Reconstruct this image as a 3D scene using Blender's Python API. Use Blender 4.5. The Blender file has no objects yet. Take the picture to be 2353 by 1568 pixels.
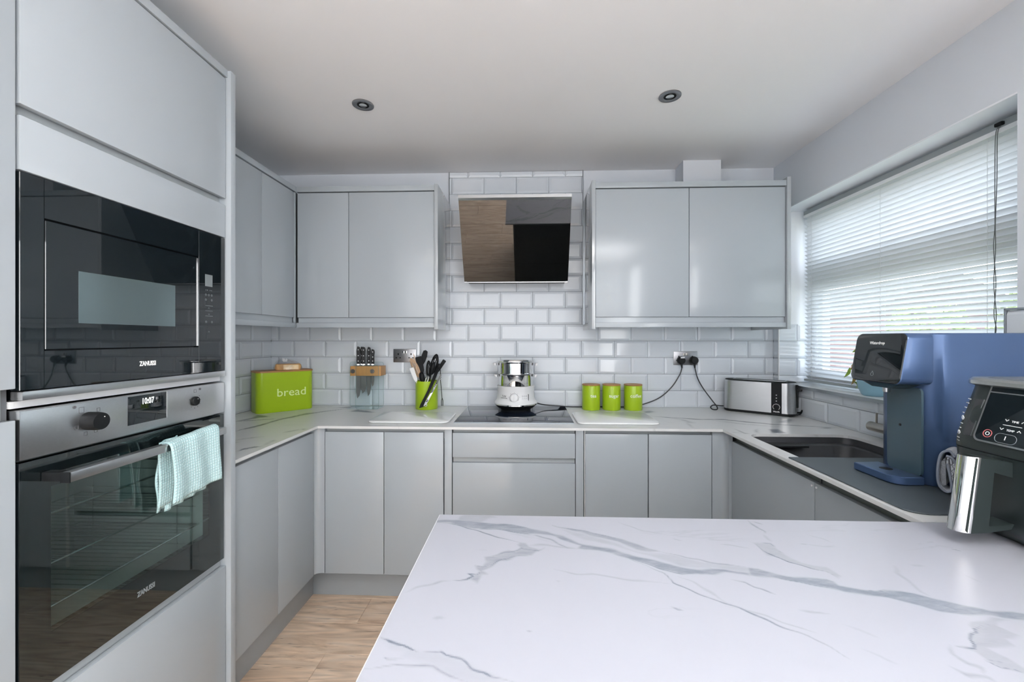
import bpy, bmesh, math, random
import numpy as np
from mathutils import Vector, Matrix, geometry
from math import sin, cos, pi, radians, atan

# ------------------------------------------------------------ camera, sky, lamps, exposure
sc = bpy.context.scene
COL = sc.collection
cd = bpy.data.cameras.new('camera')
cam = bpy.data.objects.new('camera', cd)
COL.objects.link(cam)
YAW = atan(36.5 / 960)
cam.location = (0, 0, 1.315)
cam.rotation_euler = (pi / 2, 0, YAW)
cd.sensor_width = 36.0
cd.lens = 960 / 2353 * 36
cd.shift_y = -5 / 2353
cd.clip_start = 0.02
sc.camera = cam

w = bpy.data.worlds.new('sky'); sc.world = w; w.use_nodes = True
nt = w.node_tree; nt.nodes.clear()
wo = nt.nodes.new('ShaderNodeOutputWorld'); bg = nt.nodes.new('ShaderNodeBackground')
ramp = nt.nodes.new('ShaderNodeValToRGB'); tc = nt.nodes.new('ShaderNodeTexCoord'); sx = nt.nodes.new('ShaderNodeSeparateXYZ')
nt.links.new(tc.outputs['Generated'], sx.inputs[0]); nt.links.new(sx.outputs['Z'], ramp.inputs[0])
ramp.color_ramp.elements[0].color = (0.90, 0.94, 1.0, 1); ramp.color_ramp.elements[1].color = (0.72, 0.84, 1.0, 1)
ramp.color_ramp.elements[0].position = 0.0
nt.links.new(ramp.outputs[0], bg.inputs[0]); nt.links.new(bg.outputs[0], wo.inputs[0])
bg.inputs[1].default_value = 4.8

def area(name, loc, rot, sx_, sy_, power, color=(1, 1, 1), portal=False, spread=None):
    l = bpy.data.lights.new(name, 'AREA'); l.shape = 'RECTANGLE'; l.size = sx_; l.size_y = sy_; l.energy = power; l.color = color
    if spread: l.spread = spread
    o = bpy.data.objects.new(name, l); COL.objects.link(o); o.location = loc; o.rotation_euler = rot
    if portal: l.cycles.is_portal = True
    return o
# added fill light in front of the closed rear wall, for frontal ambient
area('rear_fill', (-0.2, -3.45, 1.25), (pi / 2, 0, 0), 2.9, 2.0, 24, (0.97, 0.985, 1.0))
# added fill beside solid wall, to brighten the tower and left units
area('side_fill', (1.40, -2.0, 1.15), (0, pi / 2, 0), 1.9, 2.0, 58, (0.98, 0.99, 1.0))
# added overhead fill behind the camera, with no fitting modelled
area('overhead_fill', (0.0, -1.3, 2.30), (0, 0, 0), 1.6, 0.9, 10, (1.0, 0.98, 0.95))
# bounce lamp of the photographer, aimed at the ceiling
area('bounce_lamp', (0.45, -0.35, 1.70), (pi, 0, 0), 0.5, 0.5, 50, (1.0, 0.995, 0.985), spread=2.1)
area('window_portal', (1.80, 1.907, 1.56), (0, pi / 2, 0), 1.0, 1.18, 1, portal=True)

vs = sc.view_settings
vs.view_transform = 'Standard'; vs.look = 'None'; vs.gamma = 1.0; vs.use_curve_mapping = False
vs.exposure = 0.87
sc.render.film_transparent = False
sc.cycles.use_denoising = True
sc.cycles.max_bounces = 10; sc.cycles.diffuse_bounces = 6; sc.cycles.glossy_bounces = 5
sc.cycles.transmission_bounces = 8; sc.cycles.transparent_max_bounces = 16
sc.cycles.sample_clamp_indirect = 6.0
sc.cycles.caustics_reflective = False; sc.cycles.caustics_refractive = False

# ------------------------------------------------------------ materials
def mat(name, color=(.8, .8, .8), rough=.5, metal=0., spec=.5, coat=0., trans=0., ior=1.45, noise=None, bump=None, aniso=0, emit=None):
    m = bpy.data.materials.new(name); m.use_nodes = True
    n = m.node_tree; b = n.nodes['Principled BSDF']
    b.inputs['Base Color'].default_value = (*color, 1); b.inputs['Roughness'].default_value = rough
    b.inputs['Metallic'].default_value = metal; b.inputs['Specular IOR Level'].default_value = spec
    b.inputs['Coat Weight'].default_value = coat; b.inputs['Coat Roughness'].default_value = 0.05
    b.inputs['Transmission Weight'].default_value = trans; b.inputs['IOR'].default_value = ior
    if emit:
        b.inputs['Emission Color'].default_value = (*emit[0], 1); b.inputs['Emission Strength'].default_value = emit[1]
    t = n.nodes.new('ShaderNodeTexCoord')
    nz = n.nodes.new('ShaderNodeTexNoise'); mp = n.nodes.new('ShaderNodeMapping')
    n.links.new(t.outputs['Object'], mp.inputs[0]); n.links.new(mp.outputs[0], nz.inputs[0])
    amt, scale, stretch = noise or (.04, 3.0, (1, 1, 1))
    mp.inputs['Scale'].default_value = stretch; nz.inputs['Scale'].default_value = scale; nz.inputs['Detail'].default_value = 4
    mx = n.nodes.new('ShaderNodeMix'); mx.data_type = 'RGBA'
    mx.inputs[6].default_value = (*[max(0, c * (1 - amt)) for c in color], 1); mx.inputs[7].default_value = (*[min(1, c * (1 + amt)) for c in color], 1)
    n.links.new(nz.outputs[0], mx.inputs[0]); n.links.new(mx.outputs[2], b.inputs['Base Color'])
    if bump:
        bn = n.nodes.new('ShaderNodeTexNoise'); bn.inputs['Scale'].default_value = bump[1]; bn.inputs['Detail'].default_value = 3
        n.links.new(mp.outputs[0], bn.inputs[0])
        bp = n.nodes.new('ShaderNodeBump'); bp.inputs['Strength'].default_value = bump[0]; bp.inputs['Distance'].default_value = bump[2] if len(bump) > 2 else .002
        n.links.new(bn.outputs[0], bp.inputs['Height']); n.links.new(bp.outputs[0], b.inputs['Normal'])
    return m

def glass_mat(name, tint, refl_ior=1.5, rough=0.0, gloss=(1, 1, 1)):
    """thin pane: clear through its face, mirror by angle"""
    m = bpy.data.materials.new(name); m.use_nodes = True; n = m.node_tree; n.nodes.clear()
    o = n.nodes.new('ShaderNodeOutputMaterial'); mix = n.nodes.new('ShaderNodeMixShader')
    tr = n.nodes.new('ShaderNodeBsdfTransparent'); tr.inputs[0].default_value = (*tint, 1)
    gl = n.nodes.new('ShaderNodeBsdfGlossy'); gl.inputs['Roughness'].default_value = rough; gl.inputs[0].default_value = (*gloss, 1)
    fr = n.nodes.new('ShaderNodeFresnel')
    # rays leaving the pane meet the same index as rays entering it
    ge = n.nodes.new('ShaderNodeNewGeometry'); mr = n.nodes.new('ShaderNodeMapRange'); mr.inputs[3].default_value = refl_ior; mr.inputs[4].default_value = 1 / refl_ior
    n.links.new(ge.outputs['Backfacing'], mr.inputs[0]); n.links.new(mr.outputs[0], fr.inputs[0])
    n.links.new(fr.outputs[0], mix.inputs[0]); n.links.new(tr.outputs[0], mix.inputs[1]); n.links.new(gl.outputs[0], mix.inputs[2])
    n.links.new(mix.outputs[0], o.inputs[0])
    return m

M = {}
M['cab'] = mat('grey_gloss_lacquer', (.365, .402, .430), .13, spec=.5, noise=(.012, 2, (1, 1, 1)))
M['panel'] = mat('grey_mirror_gloss_panel', (.36, .39, .41), .05, spec=.6, coat=.6, noise=(.01, 2, (1, 1, 1)))
M['cab_in'] = mat('seam_shade_carcass', (.10, .106, .112), .5)  # grey carcass darkened in colour so door gaps look deeper in shade
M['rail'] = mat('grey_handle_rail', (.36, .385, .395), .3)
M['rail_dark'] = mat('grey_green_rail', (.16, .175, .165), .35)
M['dark_gap'] = mat('shadow_board', (.02, .022, .025), .8)
M['tile'] = mat('white_ceramic_glaze', (.62, .66, .705), .08, spec=.42, noise=(.02, 2, (1, 1, 1)), bump=(.10, 16, .002))
M['grout'] = mat('grey_grout', (.22, .25, .28), .9, noise=(.2, 40, (1, 1, 1)))
M['wall'] = mat('pale_grey_paint', (.64, .675, .72), .85, noise=(.02, 4, (1, 1, 1)), bump=(.1, 60, .001))
M['reveal'] = mat('white_reveal_paint', (.78, .80, .84), .7)
M['ceil'] = mat('white_ceiling_paint', (.83, .84, .86), .9, noise=(.015, 2, (1, 1, 1)), bump=(.08, 50, .001))
M['trim'] = mat('satin_grey_trim', (.33, .36, .39), .3, metal=.7)
M['white'] = mat('white_plastic', (.78, .79, .80), .3)
M['upvc'] = mat('white_window_plastic', (.75, .77, .80), .3)
M['slat'] = mat('white_blind_slat', (.76, .775, .79), .35)
M['blindrail'] = mat('grey_blind_rail', (.30, .33, .34), .4)
M['cord_dark'] = mat('grey_cord', (.12, .13, .13), .8)
M['cord_white'] = mat('white_cord', (.65, .66, .66), .8)
M['black'] = mat('black_plastic', (.007, .008, .009), .5, spec=.22)
M['blade'] = mat('dull_knife_steel', (.055, .058, .055), .4, metal=.2)
M['rubber'] = mat('black_cable_rubber', (.008, .009, .012), .45)
M['blackglass'] = mat('black_glass', (.006, .009, .011), .02, spec=.9)
M['hobglass'] = mat('black_hob_glass', (.012, .019, .034), .04, spec=.42, ior=1.5)
M['hoodglass'] = mat('smoked_mirror_glass', (.004, .0045, .0045), .02, spec=.7, ior=1.62)
M['mwwin'] = mat('microwave_window_mesh', (.15, .20, .21), .10, metal=.6)
M['steel'] = mat('brushed_steel', (.58, .59, .60), .28, metal=1., noise=(.10, 9, (1, 14, 120)))
M['steel_dark'] = mat('dark_brushed_steel', (.33, .33, .34), .3, metal=1., noise=(.1, 9, (1, 14, 120)))
M['chrome'] = mat('polished_steel', (.80, .80, .80), .06, metal=1., noise=(.01, 2, (1, 1, 1)))
M['nickel'] = mat('brushed_nickel', (.42, .40, .37), .3, metal=1.)
M['green'] = mat('lime_green_enamel', (.30, .44, .012), .30, spec=.45, noise=(.03, 4, (1, 1, 1)))
M['lettering'] = mat('pale_lettering', (.72, .85, .42), .5)
M['white_print'] = mat('white_print', (.85, .86, .86), .5)
M['grey_print'] = mat('grey_print', (.10, .10, .11), .6)
M['faint_print'] = mat('faint_grey_print', (.16, .18, .19), .5)
M['led'] = mat('lit_digits', (.9, .95, .9), .5, emit=((.9, 1, .92), 1.6))
M['red_led'] = mat('red_ring_print', (.45, .12, .12), .5)
M['bamboo'] = mat('bamboo', (.42, .22, .075), .45, noise=(.35, 6, (14, 14, 1)))
M['cork'] = mat('bamboo_lid', (.33, .16, .05), .5, noise=(.25, 5, (1, 12, 1)))
M['crust'] = mat('bread_crust', (.62, .36, .15), .75, noise=(.35, 14, (1, 1, 1)), bump=(.5, 60, .003))
M['crumb'] = mat('bread_crumb', (.80, .62, .38), .85, noise=(.25, 30, (1, 1, 1)), bump=(.6, 90, .003))
M['oven_in'] = mat('oven_enamel', (.34, .39, .39), .35)
M['wire'] = mat('rack_wire', (.75, .77, .78), .2, metal=1.)
M['ovenglass'] = glass_mat('tinted_oven_glass', (.78, .85, .83), 1.75)
M['clear'] = glass_mat('clear_acrylic', (.972, .992, .992), 1.35)
M['pane'] = glass_mat('window_glass', (.97, .985, .98), 1.45)
M['bag'] = glass_mat('clear_film', (.955, .957, .965), 1.5, .12)
M['acryl_edge'] = mat('acrylic_edge', (.16, .30, .30), .3)
M['blue'] = mat('metallic_blue_lacquer', (.054, .094, .19), .30, metal=.45, coat=.15, noise=(.02, 2, (1, 1, 1)))
M['bluedark'] = mat('dark_blue_gloss', (.035, .065, .085), .22, spec=.6)
M['graphite'] = mat('graphite_composite', (.045, .047, .052), .42, noise=(.1, 60, (1, 1, 1)))
M['matrubber'] = mat('slate_silicone', (.046, .058, .067), .55, noise=(.08, 8, (1, 1, 1)))
M['fryer'] = mat('dark_fryer_shell', (.016, .022, .022), .33)
M['potblue'] = mat('pale_blue_glaze', (.26, .45, .55), .35)
M['leaf'] = mat('green_leaf', (.16, .26, .03), .45, noise=(.5, 12, (1, 1, 1)))
M['leaf_brown'] = mat('withered_leaf', (.26, .18, .05), .6, noise=(.5, 18, (1, 1, 1)))
M['woodspoon'] = mat('beech_wood', (.50, .34, .22), .6, noise=(.2, 5, (1, 1, 12)))
M['dish_stone'] = mat('speckled_white_board', (.84, .86, .855), .12, noise=(.05, 3, (1, 1, 1)))
M['brick'] = mat('garden_brick', (.17, .10, .10), .9, noise=(.3, 12, (1, 1, 1)))
M['rooftile'] = mat('roof_tile', (.10, .085, .085), .9)
M['lawn'] = mat('lawn', (.15, .17, .09), .95, noise=(.4, 6, (1, 1, 1)))
M['hedge'] = mat('hedge_leaf', (.22, .27, .09), .8, noise=(.6, 3, (1, 1, 1)))
M['bark'] = mat('bark', (.09, .07, .05), .9)

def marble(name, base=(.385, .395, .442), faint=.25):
    m = bpy.data.materials.new(name); m.use_nodes = True; n = m.node_tree; b = n.nodes['Principled BSDF']
    b.inputs['Roughness'].default_value = .28; b.inputs['Specular IOR Level'].default_value = .42
    L = n.links.new
    tcn = n.nodes.new('ShaderNodeTexCoord'); at = n.nodes.new('ShaderNodeAttribute'); at.attribute_name = 'vein'
    mp = n.nodes.new('ShaderNodeMapping'); mp.inputs['Rotation'].default_value = (0, 0, .55); mp.inputs['Scale'].default_value = (1.0, 3.2, 1)
    L(tcn.outputs['Object'], mp.inputs[0])
    # fine grain that breaks the edges of the drawn veins
    nz = n.nodes.new('ShaderNodeTexNoise'); nz.inputs['Scale'].default_value = 22; nz.inputs['Detail'].default_value = 8; nz.inputs['Roughness'].default_value = .65
    L(mp.outputs[0], nz.inputs[0])
    mr = n.nodes.new('ShaderNodeMapRange'); mr.inputs[1].default_value = .3; mr.inputs[2].default_value = .7; mr.inputs[3].default_value = .62; mr.inputs[4].default_value = 1.25
    L(nz.outputs[0], mr.inputs[0])
    mu = n.nodes.new('ShaderNodeMath'); mu.operation = 'MULTIPLY'; L(at.outputs['Fac'], mu.inputs[0]); L(mr.outputs[0], mu.inputs[1])
    # faint wandering lines
    n2 = n.nodes.new('ShaderNodeTexNoise'); n2.inputs['Scale'].default_value = 1.9; n2.inputs['Detail'].default_value = 6; n2.inputs['Roughness'].default_value = .55; n2.inputs['Distortion'].default_value = .6
    L(mp.outputs[0], n2.inputs[0])
    s = n.nodes.new('ShaderNodeMath'); s.operation = 'SUBTRACT'; s.inputs[1].default_value = .5; L(n2.outputs[0], s.inputs[0])
    a = n.nodes.new('ShaderNodeMath'); a.operation = 'ABSOLUTE'; L(s.outputs[0], a.inputs[0])
    m3 = n.nodes.new('ShaderNodeMapRange'); m3.inputs[1].default_value = 0; m3.inputs[2].default_value = .012; m3.inputs[3].default_value = 1; m3.inputs[4].default_value = 0
    L(a.outputs[0], m3.inputs[0])
    n4 = n.nodes.new('ShaderNodeTexNoise'); n4.inputs['Scale'].default_value = 2.6; n4.inputs['Detail'].default_value = 2; L(tcn.outputs['Object'], n4.inputs[0])
    m4 = n.nodes.new('ShaderNodeMapRange'); m4.inputs[1].default_value = .5; m4.inputs[2].default_value = .68; m4.inputs[3].default_value = 0; m4.inputs[4].default_value = faint
    L(n4.outputs[0], m4.inputs[0])
    mm = n.nodes.new('ShaderNodeMath'); mm.operation = 'MULTIPLY'; L(m3.outputs[0], mm.inputs[0]); L(m4.outputs[0], mm.inputs[1])
    ad = n.nodes.new('ShaderNodeMath'); ad.operation = 'MAXIMUM'; L(mu.outputs[0], ad.inputs[0]); L(mm.outputs[0], ad.inputs[1])
    cr = n.nodes.new('ShaderNodeValToRGB'); e = cr.color_ramp.elements
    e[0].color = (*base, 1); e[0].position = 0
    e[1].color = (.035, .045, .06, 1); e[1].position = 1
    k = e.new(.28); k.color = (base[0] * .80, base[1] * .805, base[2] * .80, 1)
    k = e.new(.55); k.color = (.175, .20, .235, 1)
    L(ad.outputs[0], cr.inputs[0]); L(cr.outputs[0], b.inputs['Base Color'])
    return m
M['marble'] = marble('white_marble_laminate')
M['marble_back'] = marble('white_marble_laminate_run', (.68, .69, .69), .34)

def wood_floor():
    m = bpy.data.materials.new('oak_laminate'); m.use_nodes = True; n = m.node_tree; b = n.nodes['Principled BSDF']; L = n.links.new
    b.inputs['Roughness'].default_value = .42
    t = n.nodes.new('ShaderNodeTexCoord'); oi = n.nodes.new('ShaderNodeObjectInfo')
    cmb = n.nodes.new('ShaderNodeVectorMath'); cmb.operation = 'ADD'
    sc_ = n.nodes.new('ShaderNodeVectorMath'); sc_.operation = 'SCALE'; sc_.inputs[0].default_value = (37, 23, 0)
    L(oi.outputs['Random'], sc_.inputs['Scale']); L(t.outputs['Object'], cmb.inputs[0]); L(sc_.outputs[0], cmb.inputs[1])
    mp = n.nodes.new('ShaderNodeMapping'); mp.inputs['Scale'].default_value = (1.0, 7.0, 1); L(cmb.outputs[0], mp.inputs[0])
    g = n.nodes.new('ShaderNodeTexNoise'); g.inputs['Scale'].default_value = 3.2; g.inputs['Detail'].default_value = 8; g.inputs['Roughness'].default_value = .6; g.inputs['Distortion'].default_value = 1.4
    L(mp.outputs[0], g.inputs[0])
    cr = n.nodes.new('ShaderNodeValToRGB'); e = cr.color_ramp.elements
    e[0].position = .25; e[0].color = (.56, .39, .27, 1); e[1].position = .75; e[1].color = (.95, .78, .63, 1)
    k = e.new(.48); k.color = (.80, .61, .45, 1)
    L(g.outputs[0], cr.inputs[0])
    # growth rings
    wv = n.nodes.new('ShaderNodeTexNoise'); wv.inputs['Scale'].default_value = 1.3; wv.inputs['Detail'].default_value = 1; L(mp.outputs[0], wv.inputs[0])
    mm = n.nodes.new('ShaderNodeMath'); mm.operation = 'MULTIPLY'; mm.inputs[1].default_value = 55; L(wv.outputs[0], mm.inputs[0])
    sn = n.nodes.new('ShaderNodeMath'); sn.operation = 'SINE'; L(mm.outputs[0], sn.inputs[0])
    mr = n.nodes.new('ShaderNodeMapRange'); mr.inputs[1].default_value = -1; mr.inputs[2].default_value = 1; mr.inputs[3].default_value = .90; mr.inputs[4].default_value = 1.08; L(sn.outputs[0], mr.inputs[0])
    vm = n.nodes.new('ShaderNodeVectorMath'); vm.operation = 'SCALE'; L(cr.outputs[0], vm.inputs[0]); L(mr.outputs[0], vm.inputs['Scale'])
    # dark splits
    mp2 = n.nodes.new('ShaderNodeMapping'); mp2.inputs['Scale'].default_value = (.9, 26, 1); L(cmb.outputs[0], mp2.inputs[0])
    c = n.nodes.new('ShaderNodeTexNoise'); c.inputs['Scale'].default_value = 1.5; c.inputs['Detail'].default_value = 3; L(mp2.outputs[0], c.inputs[0])
    s1 = n.nodes.new('ShaderNodeMath'); s1.operation = 'SUBTRACT'; s1.inputs[1].default_value = .60; L(c.outputs[0], s1.inputs[0])
    s2 = n.nodes.new('ShaderNodeMath'); s2.operation = 'ABSOLUTE'; L(s1.outputs[0], s2.inputs[0])
    s3 = n.nodes.new('ShaderNodeMapRange'); s3.inputs[1].default_value = 0; s3.inputs[2].default_value = .012; s3.inputs[3].default_value = .55; s3.inputs[4].default_value = 0; L(s2.outputs[0], s3.inputs[0])
    mx = n.nodes.new('ShaderNodeMix'); mx.data_type = 'RGBA'; mx.inputs[7].default_value = (.10, .055, .03, 1)
    L(s3.outputs[0], mx.inputs[0]); L(vm.outputs[0], mx.inputs[6]); L(mx.outputs[2], b.inputs['Base Color'])
    return m
M['floor'] = wood_floor()

def weave(name, ca, cb, scale, diamond=False, line=.18):
    m = bpy.data.materials.new(name); m.use_nodes = True; n = m.node_tree; b = n.nodes['Principled BSDF']; L = n.links.new
    b.inputs['Roughness'].default_value = .95
    uv = n.nodes.new('ShaderNodeUVMap'); mp = n.nodes.new('ShaderNodeMapping'); mp.inputs['Scale'].default_value = (scale[0], scale[1], 1)
    if diamond: mp.inputs['Rotation'].default_value = (0, 0, 0)
    L(uv.outputs[0], mp.inputs[0]); sp = n.nodes.new('ShaderNodeSeparateXYZ'); L(mp.outputs[0], sp.inputs[0])
    def lines(out):
        f = n.nodes.new('ShaderNodeMath'); f.operation = 'FRACT'; L(out, f.inputs[0])
        s = n.nodes.new('ShaderNodeMath'); s.operation = 'SUBTRACT'; s.inputs[1].default_value = .5; L(f.outputs[0], s.inputs[0])
        a = n.nodes.new('ShaderNodeMath'); a.operation = 'ABSOLUTE'; L(s.outputs[0], a.inputs[0])
        r = n.nodes.new('ShaderNodeMapRange'); r.inputs[1].default_value = .5 - line; r.inputs[2].default_value = .5; r.inputs[3].default_value = 0; r.inputs[4].default_value = 1; L(a.outputs[0], r.inputs[0])
        return r.outputs[0]
    if diamond:
        p = n.nodes.new('ShaderNodeMath'); p.operation = 'ADD'; L(sp.outputs[0], p.inputs[0]); L(sp.outputs[1], p.inputs[1])
        q = n.nodes.new('ShaderNodeMath'); q.operation = 'SUBTRACT'; L(sp.outputs[0], q.inputs[0]); L(sp.outputs[1], q.inputs[1])
        u, v = lines(p.outputs[0]), lines(q.outputs[0])
    else:
        u, v = lines(sp.outputs[0]), lines(sp.outputs[1])
    mxm = n.nodes.new('ShaderNodeMath'); mxm.operation = 'MAXIMUM'; L(u, mxm.inputs[0]); L(v, mxm.inputs[1])
    mx = n.nodes.new('ShaderNodeMix'); mx.data_type = 'RGBA'; mx.inputs[6].default_value = (*ca, 1); mx.inputs[7].default_value = (*cb, 1)
    L(mxm.outputs[0], mx.inputs[0]); L(mx.outputs[2], b.inputs['Base Color'])
    bp = n.nodes.new('ShaderNodeBump'); bp.inputs['Strength'].default_value = .6; bp.inputs['Distance'].default_value = .002; bp.invert = True
    L(mxm.outputs[0], bp.inputs['Height']); L(bp.outputs[0], b.inputs['Normal'])
    return m
M['teatowel'] = weave('waffle_tea_towel', (.58, .74, .76), (.36, .58, .60), (135, 135), line=.30)
M['microfibre'] = weave('diamond_mesh_cloth', (.62, .65, .70), (.10, .11, .13), (100, 60), True, .16)
M['microfibre_face'] = weave('diamond_mesh_face', (.66, .69, .74), (.10, .11, .13), (35, 75), True, .14)
M['clothedge'] = mat('grey_cloth_binding', (.27, .30, .36), .95, bump=(.6, 500, .002))
M['clothin'] = mat('grey_towelling', (.36, .38, .41), .95, noise=(.4, 300, (1, 1, 1)), bump=(.8, 400, .003))

# ------------------------------------------------------------ geometry helpers
WM = {}            # world matrices as placed, kept here since Blender only updates its own at render time
def wmat(o): return WM.get(o.name, Matrix.Identity(4))
def put(o, local, parent=None):
    o.matrix_basis = local; WM[o.name] = (wmat(parent) if parent is not None else Matrix.Identity(4)) @ local
def tag(o, label=None, cat=None, group=None, kind=None):
    if label: o['label'] = label
    if cat: o['category'] = cat
    if group: o['group'] = group
    if kind: o['kind'] = kind
    return o
def thing(name, loc, label, cat, group=None, rotz=0.):
    o = bpy.data.objects.new(name, None); COL.objects.link(o); o.empty_display_size = .05
    put(o, Matrix.Translation(loc) @ Matrix.Rotation(rotz, 4, 'Z'))
    return tag(o, label, cat, group)
def link(name, me, m, parent=None, local=False, mtx=None, smooth=None):
    o = bpy.data.objects.new(name, me); COL.objects.link(o)
    if m is not None:
        if len(me.materials) == 0: me.materials.append(m)
    base = mtx or Matrix.Identity(4)
    if parent is not None:
        o.parent = parent; put(o, base if local else wmat(parent).inverted() @ base, parent)
    else:
        put(o, base)
    return o
def obj(name, bm, m, parent=None, local=False, mtx=None, smooth=False, angle=35):
    bmesh.ops.recalc_face_normals(bm, faces=bm.faces)
    me = bpy.data.meshes.new(name); bm.to_mesh(me); bm.free()
    if smooth:
        me.polygons.foreach_set('use_smooth', [True] * len(me.polygons))
        try: me.set_sharp_from_angle(angle=radians(angle))
        except Exception: pass
    return link(name, me, m, parent, local, mtx)
def B(): return bmesh.new()
def box(bm, x0, x1, y0, y1, z0, z1, bev=0., seg=2):
    g = bmesh.ops.create_cube(bm, size=1)['verts']
    for v in g:
        v.co = Vector(((x0 + x1) / 2 + v.co.x * (x1 - x0), (y0 + y1) / 2 + v.co.y * (y1 - y0), (z0 + z1) / 2 + v.co.z * (z1 - z0)))
    if bev > 0:
        es = list({e for v in g for e in v.link_edges})
        bmesh.ops.bevel(bm, geom=es, offset=bev, segments=seg, profile=.6, affect='EDGES')
    return bm
def bx(name, x0, x1, y0, y1, z0, z1, m, parent=None, bev=0., local=False, seg=2):
    return obj(name, box(B(), x0, x1, y0, y1, z0, z1, bev, seg), m, parent, local, smooth=bev > 0)
def rrect(x0, x1, y0, y1, r, n=6):
    r = min(r, (x1 - x0) / 2 - 1e-5, (y1 - y0) / 2 - 1e-5)
    pts = []
    for cx, cy, a0 in ((x1 - r, y1 - r, 0), (x0 + r, y1 - r, pi / 2), (x0 + r, y0 + r, pi), (x1 - r, y0 + r, 3 * pi / 2)):
        for i in range(n + 1):
            a = a0 + pi / 2 * i / n
            pts.append((cx + r * cos(a), cy + r * sin(a)))
    return pts
def loft(bm, rings, cap0=True, cap1=True, close=False):
    vr = [[bm.verts.new(p) for p in r] for r in rings]
    n = len(vr[0])
    for a, b_ in zip(vr[:-1], vr[1:]):
        for i in range(n):
            bm.faces.new((a[i], a[(i + 1) % n], b_[(i + 1) % n], b_[i]))
    if close:
        for i in range(n): bm.faces.new((vr[-1][i], vr[-1][(i + 1) % n], vr[0][(i + 1) % n], vr[0][i]))
    else:
        if cap0: bm.faces.new(vr[0][::-1])
        if cap1: bm.faces.new(vr[-1])
    return bm
def rloft(bm, levels, n=6, cap0=True, cap1=True):
    """levels: (z, x0, x1, y0, y1, r)"""
    return loft(bm, [[(x, y, z) for x, y in rrect(x0, x1, y0, y1, r, n)] for z, x0, x1, y0, y1, r in levels], cap0, cap1)
def lathe(bm, prof, c=(0, 0, 0), n=40, cap0=True, cap1=True):
    rings = [[(c[0] + r * cos(2 * pi * i / n), c[1] + r * sin(2 * pi * i / n), c[2] + z) for i in range(n)] for r, z in prof]
    return loft(bm, rings, cap0, cap1)
def catmull(pts, k=8):
    P = [Vector(p) for p in pts]; P = [P[0] * 2 - P[1]] + P + [P[-1] * 2 - P[-2]]; out = []
    for i in range(1, len(P) - 2):
        for j in range(k):
            t = j / k
            out.append(.5 * ((2 * P[i]) + (-P[i - 1] + P[i + 1]) * t + (2 * P[i - 1] - 5 * P[i] + 4 * P[i + 1] - P[i + 2]) * t * t + (-P[i - 1] + 3 * P[i] - 3 * P[i + 1] + P[i + 2]) * t ** 3))
    out.append(P[-2]); return out
def tube(bm, pts, r, n=8, smooth_k=0, ra=None):
    P = catmull(pts, smooth_k) if smooth_k else [Vector(p) for p in pts]
    rings = []; up = None
    for i, p in enumerate(P):
        d = (P[min(i + 1, len(P) - 1)] - P[max(i - 1, 0)]).normalized()
        if up is None:
            up = Vector((0, 0, 1)) if abs(d.z) < .9 else Vector((1, 0, 0))
        s = d.cross(up).normalized(); up = s.cross(d).normalized()
        rr = r if ra is None else r * ra[0] + (r * ra[1] - r * ra[0]) * i / (len(P) - 1)
        rings.append([p + (s * cos(2 * pi * k / n) + up * sin(2 * pi * k / n)) * rr for k in range(n)])
    return loft(bm, rings)
def prism(bm, pts, vec):
    """pts: closed 3-D outline, extruded by vec"""
    v = Vector(vec)
    return loft(bm, [[Vector(p) for p in pts], [Vector(p) + v for p in pts]])
def cyl(bm, p0, p1, r, n=20, r1=None):
    return tube(bm, [p0, p1], r, n, 0, (1, (r1 / r) if r1 else 1))
def sweep_rect(bm, pts, wdt, thk, wid_dir):
    """a flat strap along pts; its width runs along wid_dir"""
    P = [Vector(p) for p in pts]; wd = Vector(wid_dir).normalized(); rings = []
    for i, p in enumerate(P):
        d = (P[min(i + 1, len(P) - 1)] - P[max(i - 1, 0)]).normalized(); nrm = d.cross(wd).normalized()
        ww = wdt[i] if isinstance(wdt, (list, tuple)) else wdt
        rings.append([p + wd * ww / 2 + nrm * thk / 2, p - wd * ww / 2 + nrm * thk / 2, p - wd * ww / 2 - nrm * thk / 2, p + wd * ww / 2 - nrm * thk / 2])
    return loft(bm, rings)
def frame(origin, xdir, ydir):
    x = Vector(xdir).normalized(); y = Vector(ydir).normalized(); z = x.cross(y)
    m = Matrix((x, y, z)).transposed().to_4x4(); m.translation = Vector(origin); return m
def text(name, s, size, mtx, m, parent, wrap=None, align='CENTER', depth=.0006, sx=1., shear=0., bold=0., local=False):
    c = bpy.data.curves.new(name, 'FONT'); c.body = s; c.size = size; c.align_x = align; c.align_y = 'CENTER'; c.extrude = depth; c.shear = shear; c.offset = bold
    c.resolution_u = 3
    t = bpy.data.objects.new('tmp_text', c); COL.objects.link(t)
    dg = bpy.context.evaluated_depsgraph_get(); me = bpy.data.meshes.new_from_object(t.evaluated_get(dg))
    bpy.data.objects.remove(t); me.name = name
    for v in me.vertices:
        v.co.x *= sx
        if wrap:   # roll round a cylinder of this radius
            a = v.co.x / wrap; rr = wrap + v.co.z
            v.co = Vector((rr * sin(a), v.co.y, rr * cos(a) - wrap))
    return link(name, me, m, parent, local, mtx)
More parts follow.
